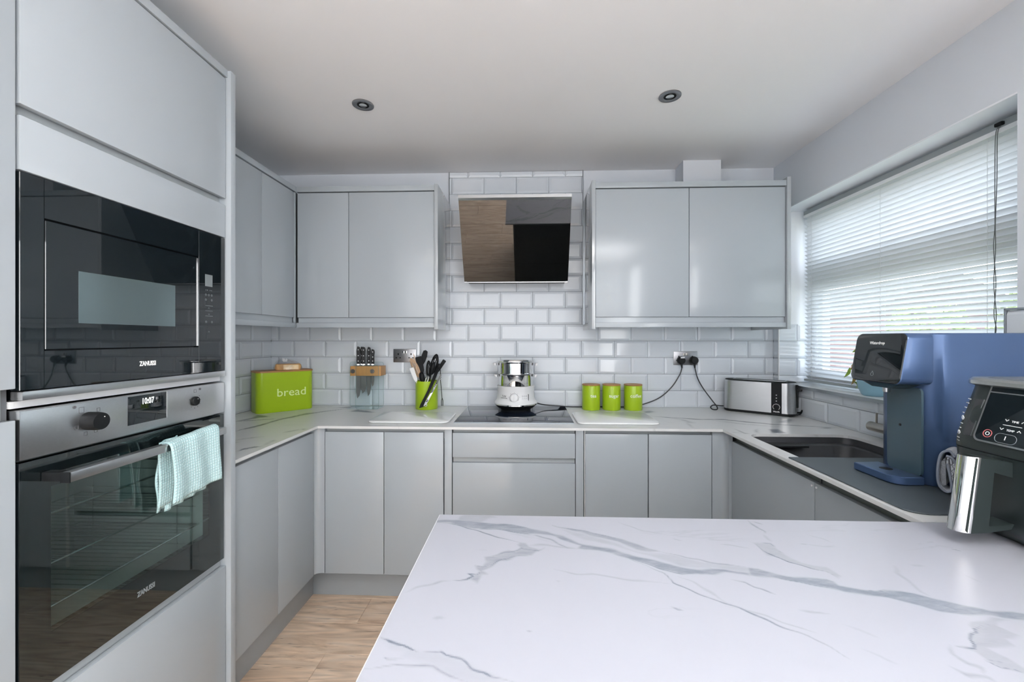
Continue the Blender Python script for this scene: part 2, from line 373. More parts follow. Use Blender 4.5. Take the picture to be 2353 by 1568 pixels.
def plate(outline, holes, z0, z1, step, field):
    """a slab with a fine grid on its top face that carries the vein attribute"""
    co, ed = [], []
    def loop(pts):
        s = len(co)
        for i, p in enumerate(pts):
            co.append(Vector(p)); ed.append((s + i, s + (i + 1) % len(pts)))
        return len(pts)
    nl = [loop(outline)] + [loop(h) for h in holes]
    xs = [p[0] for p in outline]; ys = [p[1] for p in outline]
    nb = len(co)
    for gx in np.arange(min(xs) + step / 2, max(xs), step):
        for gy in np.arange(min(ys) + step / 2, max(ys), step):
            co.append(Vector((float(gx), float(gy))))
    # keep inner points only inside the outline and outside the holes
    def inside(P, poly):
        x, y = P[:, 0], P[:, 1]; c = np.zeros(len(P), bool); m_ = len(poly)
        for i in range(m_):
            x0, y0 = poly[i]; x1, y1 = poly[(i + 1) % m_]
            if y0 == y1: continue
            t = (y0 > y) != (y1 > y); c ^= t & (x < (x1 - x0) * (y - y0) / (y1 - y0) + x0)
        return c
    P = np.array([(c.x, c.y) for c in co[nb:]]); k = inside(P, outline)
    for h in holes: k &= ~inside(P, h)
    co = co[:nb] + [Vector((float(a), float(b_))) for a, b_ in P[k]]
    V, E_, F_, _, _, _ = geometry.delaunay_2d_cdt(co, ed, [], 1 if not holes else 5, 1e-6)
    V = np.array([(v[0], v[1]) for v in V])
    if holes:
        F2 = []
        cen = np.array([V[list(f)].mean(0) for f in F_]); kk = inside(cen, outline)
        for h in holes: kk &= ~inside(cen, h)
        F_ = [f for f, q in zip(F_, kk) if q]
    nv = len(V)
    verts = [(x, y, z1) for x, y in V]; faces = [tuple(f) for f in F_]
    faces = [f if ((V[f[1]] - V[f[0]])[0] * (V[f[2]] - V[f[0]])[1] - (V[f[1]] - V[f[0]])[1] * (V[f[2]] - V[f[0]])[0]) > 0 else f[::-1] for f in faces]
    def side(pts):
        s = len(verts); q = len(pts)
        for z in (z1, z0):
            verts.extend((p[0], p[1], z) for p in pts)
        for i in range(q):
            j = (i + 1) % q; faces.append((s + i, s + q + i, s + q + j, s + j))
    side(outline)
    for h in holes: side(h)
    s = len(verts); verts.extend((x, y, z0) for x, y in outline); faces.append(tuple(range(s, s + len(outline)))[::-1]) if not holes else None
    me = bpy.data.meshes.new('slab'); me.from_pydata(verts, [], faces); me.update()
    at = me.attributes.new('vein', 'FLOAT', 'POINT')
    A = np.zeros(len(verts), np.float32); A[:nv] = field(V); at.data.foreach_set('value', A)
    return me
def vein_field(bands, strokes):
    def f(V):
        out = np.zeros(len(V))
        rng = np.random.RandomState(3)
        # wander the sample points a little, so that edges are not ruler-straight
        wx = .0025 * (np.sin(V[:, 0] * 61 + V[:, 1] * 23) + np.sin(V[:, 0] * 137 - V[:, 1] * 91 + 1.3) * .6)
        wy = .0025 * (np.sin(V[:, 1] * 71 - V[:, 0] * 33 + .7) + np.sin(V[:, 1] * 151 + V[:, 0] * 101) * .6)
        Q = V + np.stack([wx, wy], 1)
        def seg(P, pts):
            best = np.full(len(P), 9.); tpar = np.zeros(len(P)); n = len(pts) - 1
            for i in range(n):
                a = np.array(pts[i][:2]); d = np.array(pts[i + 1][:2]) - a; l2 = (d ** 2).sum() + 1e-12
                t = np.clip(((P - a) @ d) / l2, 0, 1); q = a + t[:, None] * d; dd = np.hypot(*(P - q).T)
                k = dd < best; best[k] = dd[k]; tpar[k] = (i + t[k])
            return best, tpar
        for tone, soft, poly in bands:
            x, y = Q[:, 0], Q[:, 1]; c = np.zeros(len(Q), bool); m_ = len(poly)
            for i in range(m_):
                x0, y0 = poly[i]; x1, y1 = poly[(i + 1) % m_]
                if y0 == y1: continue
                t = (y0 > y) != (y1 > y); c ^= t & (x < (x1 - x0) * (y - y0) / (y1 - y0) + x0)
            d, _ = seg(Q, list(poly) + [poly[0]]); sd = np.where(c, d, -d)
            out = np.maximum(out, tone * np.clip(sd / soft + .5, 0, 1))
        for tone, wd, pts in strokes:
            d, t = seg(Q, pts); n = len(pts) - 1
            e = np.clip(np.minimum(t, n - t) / (n * .25 + 1e-9), 0.12, 1)    # thins out at both ends
            ww = wd * (.55 + .45 * e)
            out = np.maximum(out, tone * (.35 + .65 * e) * np.clip(1.25 - d / ww, 0, 1))
        return out
    return f
PB = [
(0.5,0.006,[(-0.2076,0.9468),(-0.1619,0.9506),(-0.1056,0.9426),(-0.0771,0.9385),(-0.0346,0.9276),(0.0185,0.9125),(0.0417,0.9024),(0.0542,0.8885),(0.0749,0.8806),(0.1074,0.8551),(0.1392,0.8388),(0.1704,0.8262),(0.1992,0.8082),(0.2378,0.7901),(0.2694,0.7739),(0.3012,0.7661),(0.3346,0.7661),(0.3519,0.7655),(0.3711,0.7599),(0.3901,0.7545),(0.3869,0.7483),(0.353,0.7531),(0.3247,0.7471),(0.3116,0.7478),(0.3029,0.7463),(0.2737,0.7513),(0.2438,0.7639),(0.2198,0.7773),(0.1879,0.7979),(0.1637,0.8156),(0.1425,0.8222),(0.1126,0.824),(0.0996,0.8296),(0.1091,0.8439),(0.0944,0.8513),(0.0626,0.8682),(0.0473,0.883),(0.0065,0.892),(0.0081,0.8885),(-0.0505,0.9025),(-0.0933,0.9083),(-0.1228,0.9128),(-0.1462,0.9195),(-0.1577,0.926),(-0.1801,0.9338),(-0.2088,0.9359)]),
(0.27,0.008,[(-0.1615,0.9486),(-0.1593,0.9674),(-0.1468,0.9816),(-0.1178,0.9853),(-0.0915,0.9807),(-0.0761,0.9705),(-0.0916,0.9615),(-0.1026,0.9467),(-0.098,0.9369),(-0.1399,0.9353)]),
(0.42,0.006,[(0.0519,0.9355),(0.0981,0.9155),(0.1389,0.8963),(0.17,0.887),(0.1961,0.8733),(0.2249,0.8499),(0.2505,0.8323),(0.2547,0.8264),(0.2406,0.8244),(0.2131,0.8339),(0.1668,0.8705),(0.1371,0.8847),(0.0973,0.9081)]),
(0.2,0.008,[(0.0742,0.9128),(0.1374,0.8864),(0.2047,0.8305),(0.26,0.8149),(0.3427,0.7846),(0.3346,0.7661),(0.276,0.7768),(0.2301,0.8137),(0.1624,0.8475),(0.1038,0.8783)]),
(0.22,0.008,[(0.3312,0.795),(0.3612,0.7827),(0.3973,0.7685),(0.3901,0.7545),(0.3525,0.7668),(0.3233,0.776)]),
(0.52,0.005,[(0.3952,0.7697),(0.4141,0.7691),(0.4375,0.7575),(0.4649,0.7476),(0.5117,0.7388),(0.52,0.7323),(0.5209,0.7211),(0.5514,0.7146),(0.593,0.7119),(0.6124,0.7088),(0.6448,0.6926),(0.6664,0.6856),(0.6926,0.6746),(0.7056,0.6646),(0.7514,0.6551),(0.7403,0.6455),(0.7117,0.6444),(0.6952,0.65),(0.661,0.6537),(0.6276,0.6616),(0.6001,0.6776),(0.5757,0.69),(0.5465,0.6981),(0.5202,0.7077),(0.5119,0.7121),(0.48,0.7207),(0.4396,0.7384),(0.4229,0.7437),(0.3875,0.7495)]),
(0.36,0.005,[(-0.0175,0.8503),(-0.0048,0.8476),(0.0045,0.8352),(0.0199,0.8296),(0.0228,0.8236),(0.0074,0.8052),(-0.015,0.8015),(-0.0238,0.7954),(-0.038,0.7823),(-0.0539,0.7803),(-0.0625,0.7613),(-0.0754,0.748),(-0.0832,0.7426),(-0.0696,0.7309),(-0.0834,0.7316),(-0.0869,0.7047),(-0.1027,0.7132),(-0.0976,0.7251),(-0.1071,0.7343),(-0.0944,0.7324),(-0.0888,0.7424),(-0.0983,0.7625),(-0.0824,0.7605),(-0.0757,0.7795),(-0.0812,0.7904),(-0.0595,0.7969),(-0.0397,0.8182),(-0.0274,0.8157),(-0.017,0.8252),(-0.0235,0.8373)]),
(0.25,0.006,[(0.4544,0.8699),(0.4709,0.8689),(0.4921,0.8681),(0.4876,0.8521),(0.4888,0.8236),(0.4963,0.8096),(0.5021,0.796),(0.5427,0.7817),(0.5476,0.7617),(0.549,0.7473),(0.5361,0.7421),(0.5301,0.7635),(0.4969,0.7878),(0.4839,0.794),(0.4686,0.8113),(0.4601,0.8167),(0.4597,0.8372),(0.4581,0.8509)]),
(0.26,0.004,[(0.6761,0.6415),(0.6908,0.6459),(0.713,0.64),(0.684,0.636),(0.6743,0.6282),(0.6863,0.6107),(0.657,0.6044),(0.6565,0.5902),(0.6341,0.5886),(0.6189,0.584),(0.6239,0.5679),(0.6238,0.5532),(0.6249,0.5448),(0.6167,0.5377),(0.5983,0.5494),(0.5903,0.5621),(0.5894,0.5773),(0.5765,0.5848),(0.5963,0.5807),(0.6026,0.5858),(0.6094,0.5992),(0.6358,0.6123),(0.6379,0.6213),(0.6381,0.6287),(0.6469,0.6337)]),
(0.13,0.01,[(-0.2004,0.5689),(-0.1858,0.5643),(-0.1661,0.5593),(-0.1475,0.5494),(-0.1238,0.5503),(-0.1089,0.5434),(-0.0852,0.5357),(-0.0535,0.5199),(-0.0284,0.5055),(-0.0707,0.5039),(-0.0953,0.5088),(-0.1114,0.5165),(-0.1222,0.521),(-0.1512,0.5365),(-0.1628,0.5414),(-0.164,0.5523),(-0.1803,0.5573)]),
]
PS = [
(0.72,0.0024,[(-0.1925,0.9341),(-0.1577,0.926),(-0.1182,0.9036),(-0.0789,0.88),(-0.0569,0.8704),(-0.0175,0.8503)]),
(0.85,0.0022,[(-0.1308,0.7091),(-0.1068,0.7142),(-0.0988,0.7238),(-0.1055,0.7332),(-0.0929,0.7312),(-0.0836,0.7464)]),
(0.62,0.0024,[(-0.0836,0.7464),(-0.0644,0.7665),(-0.0499,0.786),(-0.0254,0.7982),(0.0074,0.8052)]),
(0.6,0.0024,[(-0.0765,0.7878),(-0.0453,0.8091),(-0.0155,0.8252),(0.0197,0.8205),(0.0339,0.8332)]),
(0.6,0.0024,[(-0.0983,0.7625),(-0.0821,0.7579),(-0.066,0.7691)]),
(0.3,0.0035,[(-0.1993,0.6755),(-0.1885,0.6876),(-0.1697,0.6959),(-0.1483,0.7068),(-0.1308,0.7091)]),
(0.4,0.0026,[(0.0114,0.8851),(0.0163,0.8836),(0.0584,0.8532),(0.0756,0.8348),(0.1011,0.8297)]),
(0.3,0.004,[(0.0061,0.84),(0.0374,0.8428),(0.0757,0.8364),(0.101,0.829)]),
(0.62,0.0024,[(0.1864,0.7978),(0.2228,0.7631),(0.2401,0.7525),(0.2465,0.7311),(0.2501,0.7186),(0.2631,0.7048),(0.2966,0.679),(0.3048,0.6734),(0.3163,0.6623),(0.3369,0.6429),(0.3552,0.6246),(0.3257,0.6514),(0.3537,0.6258),(0.3723,0.6083),(0.3919,0.5949),(0.4074,0.5777),(0.4179,0.5614)]),
(0.28,0.0028,[(0.31,0.6583),(0.3533,0.6415),(0.3853,0.6185),(0.4104,0.6034)]),
(0.55,0.0022,[(0.0519,0.9355),(0.098,0.9144),(0.1387,0.8953),(0.1698,0.8859),(0.1961,0.8733)]),
(0.5,0.0024,[(0.2496,0.8292),(0.2787,0.8132),(0.2986,0.8035),(0.3204,0.8001),(0.3451,0.7901),(0.3612,0.7827),(0.3794,0.7768),(0.398,0.7698)]),
(0.66,0.0022,[(0.1879,0.7979),(0.2197,0.7767),(0.2435,0.7631),(0.2737,0.7513),(0.3029,0.7463)]),
(0.66,0.0022,[(-0.1227,0.912),(-0.0932,0.9075),(-0.0505,0.9018),(0.0081,0.8885)]),
(0.6,0.0022,[(-0.077,0.9377),(-0.0346,0.9268),(0.0185,0.9118)]),
(0.3,0.003,[(0.0517,0.7553),(0.0679,0.7496),(0.0875,0.7405),(0.1118,0.739),(0.1416,0.7318),(0.1923,0.7267),(0.2366,0.717)]),
(0.3,0.0028,[(0.2034,0.9523),(0.2468,0.9138),(0.2926,0.8965)]),
(0.3,0.0028,[(0.303,0.8797),(0.3183,0.8736)]),
(0.25,0.003,[(0.2666,0.7389),(0.2835,0.721),(0.302,0.6914),(0.2998,0.6955),(0.3173,0.6642)]),
(0.5,0.0026,[(0.5037,0.9759),(0.5044,0.9559),(0.5056,0.9329),(0.5125,0.9184),(0.508,0.9075)]),
(0.4,0.0026,[(0.5119,0.9701),(0.5218,0.9565)]),
(0.7,0.0022,[(0.4556,0.8693),(0.4587,0.8463),(0.4694,0.8128),(0.4839,0.794),(0.4951,0.7872),(0.509,0.7765),(0.5301,0.7635),(0.537,0.7433)]),
(0.5,0.0022,[(0.4709,0.8689),(0.4912,0.8664),(0.4891,0.8521)]),
(0.55,0.0022,[(0.4841,0.8381),(0.4912,0.8251)]),
(0.2,0.005,[(0.5007,0.9003),(0.4984,0.8765)]),
(0.3,0.0028,[(0.3887,0.8555),(0.407,0.8553),(0.4387,0.8486)]),
(0.22,0.0028,[(0.5938,0.9108),(0.6113,0.8941),(0.6203,0.8713)]),
(0.3,0.0028,[(0.5489,0.8654),(0.5609,0.8627)]),
(0.2,0.003,[(0.5609,0.8627),(0.5851,0.8558),(0.6172,0.8585)]),
(0.56,0.0024,[(0.3546,0.734),(0.3703,0.7288),(0.3809,0.7169),(0.3902,0.7107),(0.3964,0.6971),(0.4024,0.6926)]),
(0.3,0.0026,[(0.4148,0.6576),(0.4342,0.6519),(0.4505,0.6472)]),
(0.62,0.0022,[(0.4249,0.7449),(0.4399,0.7389),(0.4803,0.7211),(0.5116,0.7116)]),
(0.75,0.002,[(0.8381,0.8588),(0.8502,0.8523)]),
(0.24,0.004,[(0.672,0.7868),(0.6558,0.7661),(0.6515,0.7455),(0.6417,0.7088),(0.6471,0.6996)]),
(0.2,0.003,[(0.698,0.7952),(0.7228,0.7932)]),
(0.15,0.003,[(0.7678,0.7593),(0.7751,0.745)]),
(0.88,0.0016,[(0.6662,0.6297),(0.6439,0.6224),(0.6382,0.6204),(0.6352,0.6105),(0.6271,0.6085),(0.6103,0.6001),(0.6026,0.5858),(0.5951,0.5807),(0.5795,0.5833),(0.5765,0.5848)]),
(0.6,0.0018,[(0.5877,0.5757),(0.5887,0.5606),(0.5951,0.5514),(0.6078,0.5484),(0.613,0.5403)]),
(0.5,0.002,[(0.589,0.5651),(0.6033,0.5641),(0.6154,0.5601)]),
(0.7,0.0018,[(0.5604,0.7141),(0.5754,0.7115),(0.5926,0.7136)]),
(0.65,0.0018,[(0.6398,0.6802),(0.6501,0.6687),(0.6621,0.6625)]),
(0.34,0.003,[(0.5698,0.5861),(0.5635,0.5779),(0.5593,0.5685),(0.5629,0.5567),(0.5695,0.5526),(0.5633,0.5425)]),
(0.34,0.004,[(0.5357,0.5477),(0.5458,0.5377),(0.5625,0.5356),(0.5654,0.5268)]),
(0.12,0.003,[(0.4578,0.6227),(0.4731,0.6105),(0.4875,0.6014)]),
(0.17,0.003,[(0.4464,0.579),(0.46,0.5647),(0.4697,0.5474)]),
(0.85,0.0018,[(-0.2019,0.5704),(-0.1884,0.5657),(-0.1663,0.56),(-0.1557,0.5526),(-0.1474,0.5488)]),
(0.62,0.0018,[(-0.1481,0.5515),(-0.1341,0.55),(-0.1187,0.5505),(-0.1089,0.5434),(-0.0853,0.5364),(-0.0688,0.5255),(-0.0535,0.5199),(-0.046,0.513),(-0.0284,0.5067),(-0.0188,0.5013)]),
(0.42,0.0022,[(-0.206,0.5201),(-0.1833,0.5206),(-0.1635,0.5238),(-0.1417,0.524),(-0.1223,0.5216),(-0.1103,0.516),(-0.0975,0.5105),(-0.0826,0.5075),(-0.0698,0.5039)]),
(0.4,0.002,[(-0.1847,0.5392),(-0.1794,0.5354),(-0.1616,0.5374)]),
(0.25,0.004,[(-0.1402,0.6127),(-0.1241,0.6133)]),
(0.5,0.002,[(-0.0002,0.591),(0.0064,0.5932)]),
(0.45,0.0024,[(0.2209,0.6586),(0.2262,0.6532),(0.2339,0.6516)]),
(0.35,0.0024,[(0.0503,0.7167),(0.057,0.7169)]),
]
RB = [
(0.68,0.023,[(-1.4681,2.0331),(-1.4516,2.1419),(-1.4782,2.2225),(-1.3958,2.1978),(-1.3767,2.1624),(-1.4054,2.1436),(-1.4289,2.1083),(-1.4445,2.05)]),
(0.57,0.023,[(-1.2656,2.1702),(-1.2348,2.2897),(-1.1957,2.3111),(-1.1724,2.3221),(-1.2233,2.2043),(-1.2419,2.1411)]),
(0.68,0.023,[(-1.0211,2.3484),(-0.9985,2.4172),(-0.9436,2.3827),(-0.8689,2.3337),(-0.863,2.3178)]),
(0.61,0.023,[(-1.1663,2.4621),(-1.0509,2.5537),(-1.0197,2.5549),(-1.0156,2.4679)]),
(0.47,0.023,[(0.7518,2.2139),(0.8035,2.1735),(0.82,2.0963),(0.7837,2.0836),(0.7918,2.1417)]),
(0.57,0.023,[(1.2422,2.1237),(1.3574,2.2243),(1.3578,2.1872),(1.2813,2.107)]),
(0.47,0.0172,[(1.3499,1.9985),(1.4018,2.0251),(1.4304,2.0056),(1.3758,1.9756)]),
(0.68,0.0138,[(1.1004,1.9592),(1.1548,1.9672),(1.1353,1.8798),(1.0775,1.883)]),
(0.54,0.023,[(0.6667,2.426),(0.704,2.446),(0.723,2.4038),(0.6794,2.3608),(0.6485,2.3596)]),
]
RS = [
(0.84,0.0115,[(-1.3174,1.8006),(-1.3156,1.8259),(-1.2908,1.9136),(-1.2834,1.9862),(-1.2726,2.0974),(-1.2585,2.158),(-1.2174,2.2707),(-1.1516,2.3538),(-1.0672,2.4546),(-1.0202,2.4791)]),
(0.74,0.0103,[(-1.465,2.0333),(-1.4078,2.0675),(-1.3423,2.1032),(-1.2784,2.1346)]),
(0.84,0.0103,[(-1.0722,1.4914),(-1.0649,1.5354),(-1.0473,1.5635),(-1.0238,1.5691)]),
(0.41,0.0103,[(-1.0262,1.569),(-1.0384,1.6681),(-1.0192,1.6583)]),
(0.41,0.0115,[(-1.2068,1.646),(-1.1757,1.6952),(-1.1184,1.7309)]),
(0.34,0.0115,[(-1.1815,1.6114),(-1.1616,1.6374)]),
(0.68,0.0092,[(-1.0314,1.8691),(-1.0227,1.8854)]),
(0.41,0.0115,[(-1.0801,1.8035),(-1.0386,1.8821)]),
(0.85,0.0115,[(0.6391,2.2806),(0.7265,2.2387),(0.8834,2.1863),(1.0048,2.186),(1.0876,2.1294),(1.1903,2.0724),(1.3318,2.0349),(1.4747,2.0033)]),
(0.41,0.0115,[(0.9267,2.1782),(1.0559,2.0673),(1.1988,2.0132)]),
(0.41,0.0092,[(0.7881,2.095),(0.7646,1.9763)]),
(0.54,0.008,[(0.9527,1.9634),(0.9526,1.8729),(0.9731,1.8665)]),
(0.54,0.008,[(1.0591,1.9635),(1.0151,1.9082),(1.0103,1.8805)]),
(0.41,0.008,[(0.8964,1.8889),(0.9432,1.8779)]),
(0.68,0.0103,[(1.2765,2.1436),(1.3496,2.2115)]),
]

# ------------------------------------------------------------ the room shell
CZ = 2.342
def S(o, m=None):
    o['kind'] = 'structure'; return o
wall_back = S(bx('wall_back', -1.77, 1.77, 2.568, 2.72, -.06, 2.5, M['wall']))
wall_left = S(bx('wall_left', -1.77, -1.613, -3.55, 2.568, -.06, 2.5, M['wall']))
WY0, WY1, WZ0, WZ1 = 1.317, 2.505, 1.052, 2.062
bm = B()
box(bm, 1.475, 1.76, -3.55, WY0, -.06, 2.5); box(bm, 1.475, 1.76, WY1, 2.568, -.06, 2.5)
box(bm, 1.475, 1.76, WY0, WY1, -.06, WZ0); box(bm, 1.475, 1.76, WY0, WY1, WZ1, 2.5)
wall_right = S(obj('wall_right', bm, M['wall']))
S(bx('ceiling', -1.77, 1.77, -3.55, 2.72, CZ, 2.5, M['ceil']))
S(bx('wall_rear', -1.77, 1.77, -3.70, -3.55, -.06, 2.5, M['wall']))
rv = S(bx('trim_1', 1.4755, 1.645, WY0 + .0005, WY1 - .0005, WZ1 - .006, WZ1 + .001, M['reveal'])); rv.name = 'trim_1'
S(bx('trim_2', 1.4755, 1.645, WY1 - .006, WY1 + .001, 1.40, WZ1 - .006, M['reveal']))
boxing = S(bx('trim_3', .893, 1.107, 2.44, 2.568, 2.136, CZ, M['wall']))

floor = S(bx('floor', -1.77, 1.77, -3.75, 2.72, -.06, -.012, M['dark_gap']))
PW, PL = .185, 1.2
def plank_mesh(L, W):
    bm = B(); box(bm, -L / 2 + .0007, L / 2 - .0007, -W / 2 + .0007, W / 2 - .0007, -.0118, 0, .0012, 1)
    me = bpy.data.meshes.new('plank'); bm.to_mesh(me); bm.free(); me.materials.append(M['floor']); return me
pm = {}
row = 0; y = 2.085 + .185 * 2
shifts = {2: -.79, 1: -.79, 3: -.35, 4: -.86 + .03, 5: -.20, 6: .05}
k = 0
while y > -3.5:
    off = {1: -.35, 2: -.79, 3: -.30, 4: -.845, 5: -.25}.get(k, -1.2 + (k * .437) % 1.2)
    x = off
    while x > -1.6: x -= PL
    while x < 1.47:
        x0, x1 = max(x, -1.61), min(x + PL, 1.473)
        if x1 - x0 > .03:
            key = round(x1 - x0, 4)
            if key not in pm: pm[key] = plank_mesh(x1 - x0, PW)
            link('plank', pm[key], None, floor, mtx=Matrix.Translation(((x0 + x1) / 2, y - PW / 2, 0)))
        x += PL
    y -= PW; k += 1

# metro tiles
tile_cache = {}
def tile_mesh(w, h, i):
    key = (round(w, 4), round(h, 4), i)
    if key in tile_cache: return tile_cache[key]
    iL, iR, iB, iT = [.013 * q for q in i]
    e, f = .004, .0085
    v = [(0, 0, 0), (w, 0, 0), (w, h, 0), (0, h, 0), (0, 0, e if i[0] or i[2] else f), (w, 0, e), (w, h, e), (0, h, e)]
    v = [(0, 0, 0), (w, 0, 0), (w, h, 0), (0, h, 0)]
    v += [(0, 0, e), (w, 0, e), (w, h, e), (0, h, e)]
    v += [(iL, iB, f), (w - iR, iB, f), (w - iR, h - iT, f), (iL, h - iT, f)]
    F = [(0, 1, 5, 4), (1, 2, 6, 5), (2, 3, 7, 6), (3, 0, 4, 7), (4, 5, 9, 8), (5, 6, 10, 9), (6, 7, 11, 10), (7, 4, 8, 11), (8, 9, 10, 11)]
    me = bpy.data.meshes.new('tile'); me.from_pydata(v, [], F); me.update(); me.materials.append(M['tile'])
    tile_cache[key] = me; return me
def tiles(parent, org, xdir, u0, u1, r0, r1, je, jo, ztop=99., zbot=-1., pitch=.199, hole=None):
    g = .0011; org = Vector(org); xd = Vector(xdir)
    for r in range(r0, r1 + 1):
        za, zb = .9 + .1005 * r, .9 + .1005 * (r + 1)
        ib, it = 1, 1
        if za < zbot: za = zbot; ib = 0
        if zb > ztop: zb = ztop; it = 0
        j = je if r % 2 == 0 else jo
        n0 = math.floor((u0 - j) / pitch)
        for q in range(n0, n0 + 60):
            a, b_ = j + q * pitch, j + (q + 1) * pitch
            if b_ <= u0 + .004: continue
            if a >= u1 - .004: break
            il, ir = 1, 1
            if a < u0: a = u0; il = 0
            if b_ > u1: b_ = u1; ir = 0
            w_ = b_ - a - 2 * g
            if w_ < .03: il = ir = 0
            me = tile_mesh(w_, zb - za - 2 * g, (il, ir, ib, it))
            link('tile', me, None, parent, mtx=frame(org + xd * (a + g) + Vector((0, 0, za + g)), xdir, (0, 0, 1)))
def grout(parent, x0, x1, y0, y1, z0, z1):
    bx('grout', x0, x1, y0, y1, z0, z1, M['grout'], parent)
# back wall: band below the cabinets, and the column behind the hood
BY = 2.5665
grout(wall_back, -1.611, 1.473, BY, 2.568, .88, 1.4025)
grout(wall_back, -.487, .338, BY, 2.568, 1.4025, CZ)
tiles(wall_back, (0, BY, 0), (1, 0, 0), -1.608, 1.470, 0, 4, -.369, -.27)
tiles(wall_back, (0, BY, 0), (1, 0, 0), -.483, .334, 5, 14, -.369, -.27, ztop=CZ - .002)
for x in (-.4865, .3345):
    bx('tile_trim', x, x + .003, 2.557, BY, 1.4025, CZ, M['trim'], wall_back)
# left wall
grout(wall_left, -1.613, -1.6115, 1.36, 2.566, .88, 1.4025)
tiles(wall_left, (-1.6115, 0, 0), (0, 1, 0), 1.375, 2.556, 0, 4, 2.37, 2.47)
# right wall: below the sill, the strip by the corner and the reveal
grout(wall_right, 1.4735, 1.475, .2, WY0, .88, 1.4025); grout(wall_right, 1.4735, 1.475, WY0, WY1, .88, WZ0); grout(wall_right, 1.4735, 1.475, WY1 - .001, 2.566, .88, 1.4025)
tiles(wall_right, (1.4735, 0, 0), (0, -1, 0), -2.502, -WY0 - .02, 0, 1, -2.109, -2.01, ztop=WZ0 - .002)
tiles(wall_right, (1.4735, 0, 0), (0, -1, 0), -2.556, -2.502, 0, 4, -2.109, -2.01)
tiles(wall_right, (1.4735, 0, 0), (0, -1, 0), -WY0 - .02, -.55, 0, 4, -1.24, -1.28)
bx('grout', 1.475, 1.645, WY1 - .0015, WY1 + .0005, WZ0, 1.4025, M['grout'], wall_right)
tiles(wall_right, (0, WY1 - .0015, 0), (1, 0, 0), 1.467, 1.643, 1, 4, 1.57, 1.644, zbot=WZ0 + .012, pitch=.199)
bx('tile_trim', 1.462, 1.467, WY1 - .011, WY1 - .003, WZ0 + .012, 1.4025, M['white'], wall_right)
bx('tile_trim', 1.462, 1.475, .55, WY0 + .023, 1.4025, 1.408, M['trim'], wall_right)
bx('tile_trim', 1.462, 1.475, WY0 + .020, WY0 + .024, WZ0, 1.408, M['trim'], wall_right)

# window_1: sill, frame, panes, blind
sill = S(bx('trim_4', 1.452, 1.65, WY0 + .026, WY1 - .001, WZ0, WZ0 + .012, M['dish_stone'], bev=.002))
bx('sill_edge', 1.447, 1.452, WY0 + .026, WY1 - .001, WZ0 - .004, WZ0 + .012, M['trim'], sill)
win = S(bpy.data.objects.new('window_1', None)); COL.objects.link(win); put(win, Matrix.Translation((1.68, 1.91, WZ0)))
def fr(name, y0, y1, z0, z1, x0=1.65, x1=1.72, m='upvc'):
    return bx(name, x0, x1, y0, y1, z0, z1, M[m], win, .003)
fr('outer_frame', WY0, WY1, WZ0, WZ0 + .055); fr('outer_frame', WY0, WY1, WZ1 - .055, WZ1)
fr('outer_frame', WY0, WY0 + .05, WZ0 + .055, WZ1 - .055); fr('outer_frame', WY1 - .05, WY1, WZ0 + .055, WZ1 - .055)
fr('transom', WY0 + .05, WY1 - .05, 1.635, 1.71)
for z0, z1 in ((WZ0 + .055, 1.635), (1.71, WZ1 - .055)):
    for (a, b_) in ((WY0 + .05, WY1 - .05),):
        fr('sash', a, b_, z0, z0 + .035, 1.66, 1.70); fr('sash', a, b_, z1 - .035, z1, 1.66, 1.70)
        fr('sash', a, a + .035, z0 + .035, z1 - .035, 1.66, 1.70); fr('sash', b_ - .035, b_, z0 + .035, z1 - .035, 1.66, 1.70)
        bx('pane', 1.676, 1.682, a + .034, b_ - .034, z0 + .034, z1 - .034, M['pane'], win)

blind = thing('venetian_blind', (1.60, 1.9, 1.075), 'white horizontal slatted blind with grey head rail across the kitchen window', 'blind')
BY0, BY1 = WY0 + .012, 2.462
bm = B(); box(bm, 1.582, 1.612, BY0, BY1, 2.022, 2.046, .002); obj('head_rail', bm, M['blindrail'], blind)
bx('valance_lip', 1.5808, 1.5835, BY0, BY1, 2.006, 2.0215, M['white'], blind)
def slat_mesh():
    bm = B(); W = .0125; n = 6; tilt = radians(42)
    pts = []
    for i in range(n + 1):
        u = -W + 2 * W * i / n; c = .0022 * (1 - (u / W) ** 2)
        pts.append((u * cos(tilt) + c * sin(tilt), -u * sin(tilt) + c * cos(tilt)))
    top = [(x, BY0 - 1.9, z) for x, z in pts]; bot = [(x - .0002, BY0 - 1.9, z - .0006) for x, z in pts][::-1]
    prism(bm, top + bot, (0, BY1 - BY0, 0))
    bmesh.ops.recalc_face_normals(bm, faces=bm.faces)
    me = bpy.data.meshes.new('slat'); bm.to_mesh(me); bm.free(); me.materials.append(M['slat']); return me
sm = slat_mesh(); z = 1.098; nsl = 0
while z < 2.012:
    link('slat', sm, None, blind, mtx=Matrix.Translation((1.597, 1.9, z))); z += .0222; nsl += 1
box_ = box(B(), 1.584, 1.610, BY0, BY1, 1.0745, 1.087, .003); obj('bottom_rail', box_, M['blindrail'], blind)
for y in (2.40, 1.944, 1.505):
    bm = B()
    for x in (1.5865, 1.6075):
        tube(bm, [(x, y, 1.087), (x, y, 2.02)], .0007, 5)
    obj('ladder_cord', bm, M['cord_white'], blind)
bm = B(); tube(bm, [(1.580, 1.462, 2.03), (1.574, 1.468, 2.0), (1.573, 1.469, 1.85), (1.574, 1.470, 1.70), (1.572, 1.472, 1.62), (1.574, 1.467, 1.50), (1.573, 1.472, 1.40), (1.575, 1.467, 1.345), (1.570, 1.475, 1.30)], .0012, 6, 6)
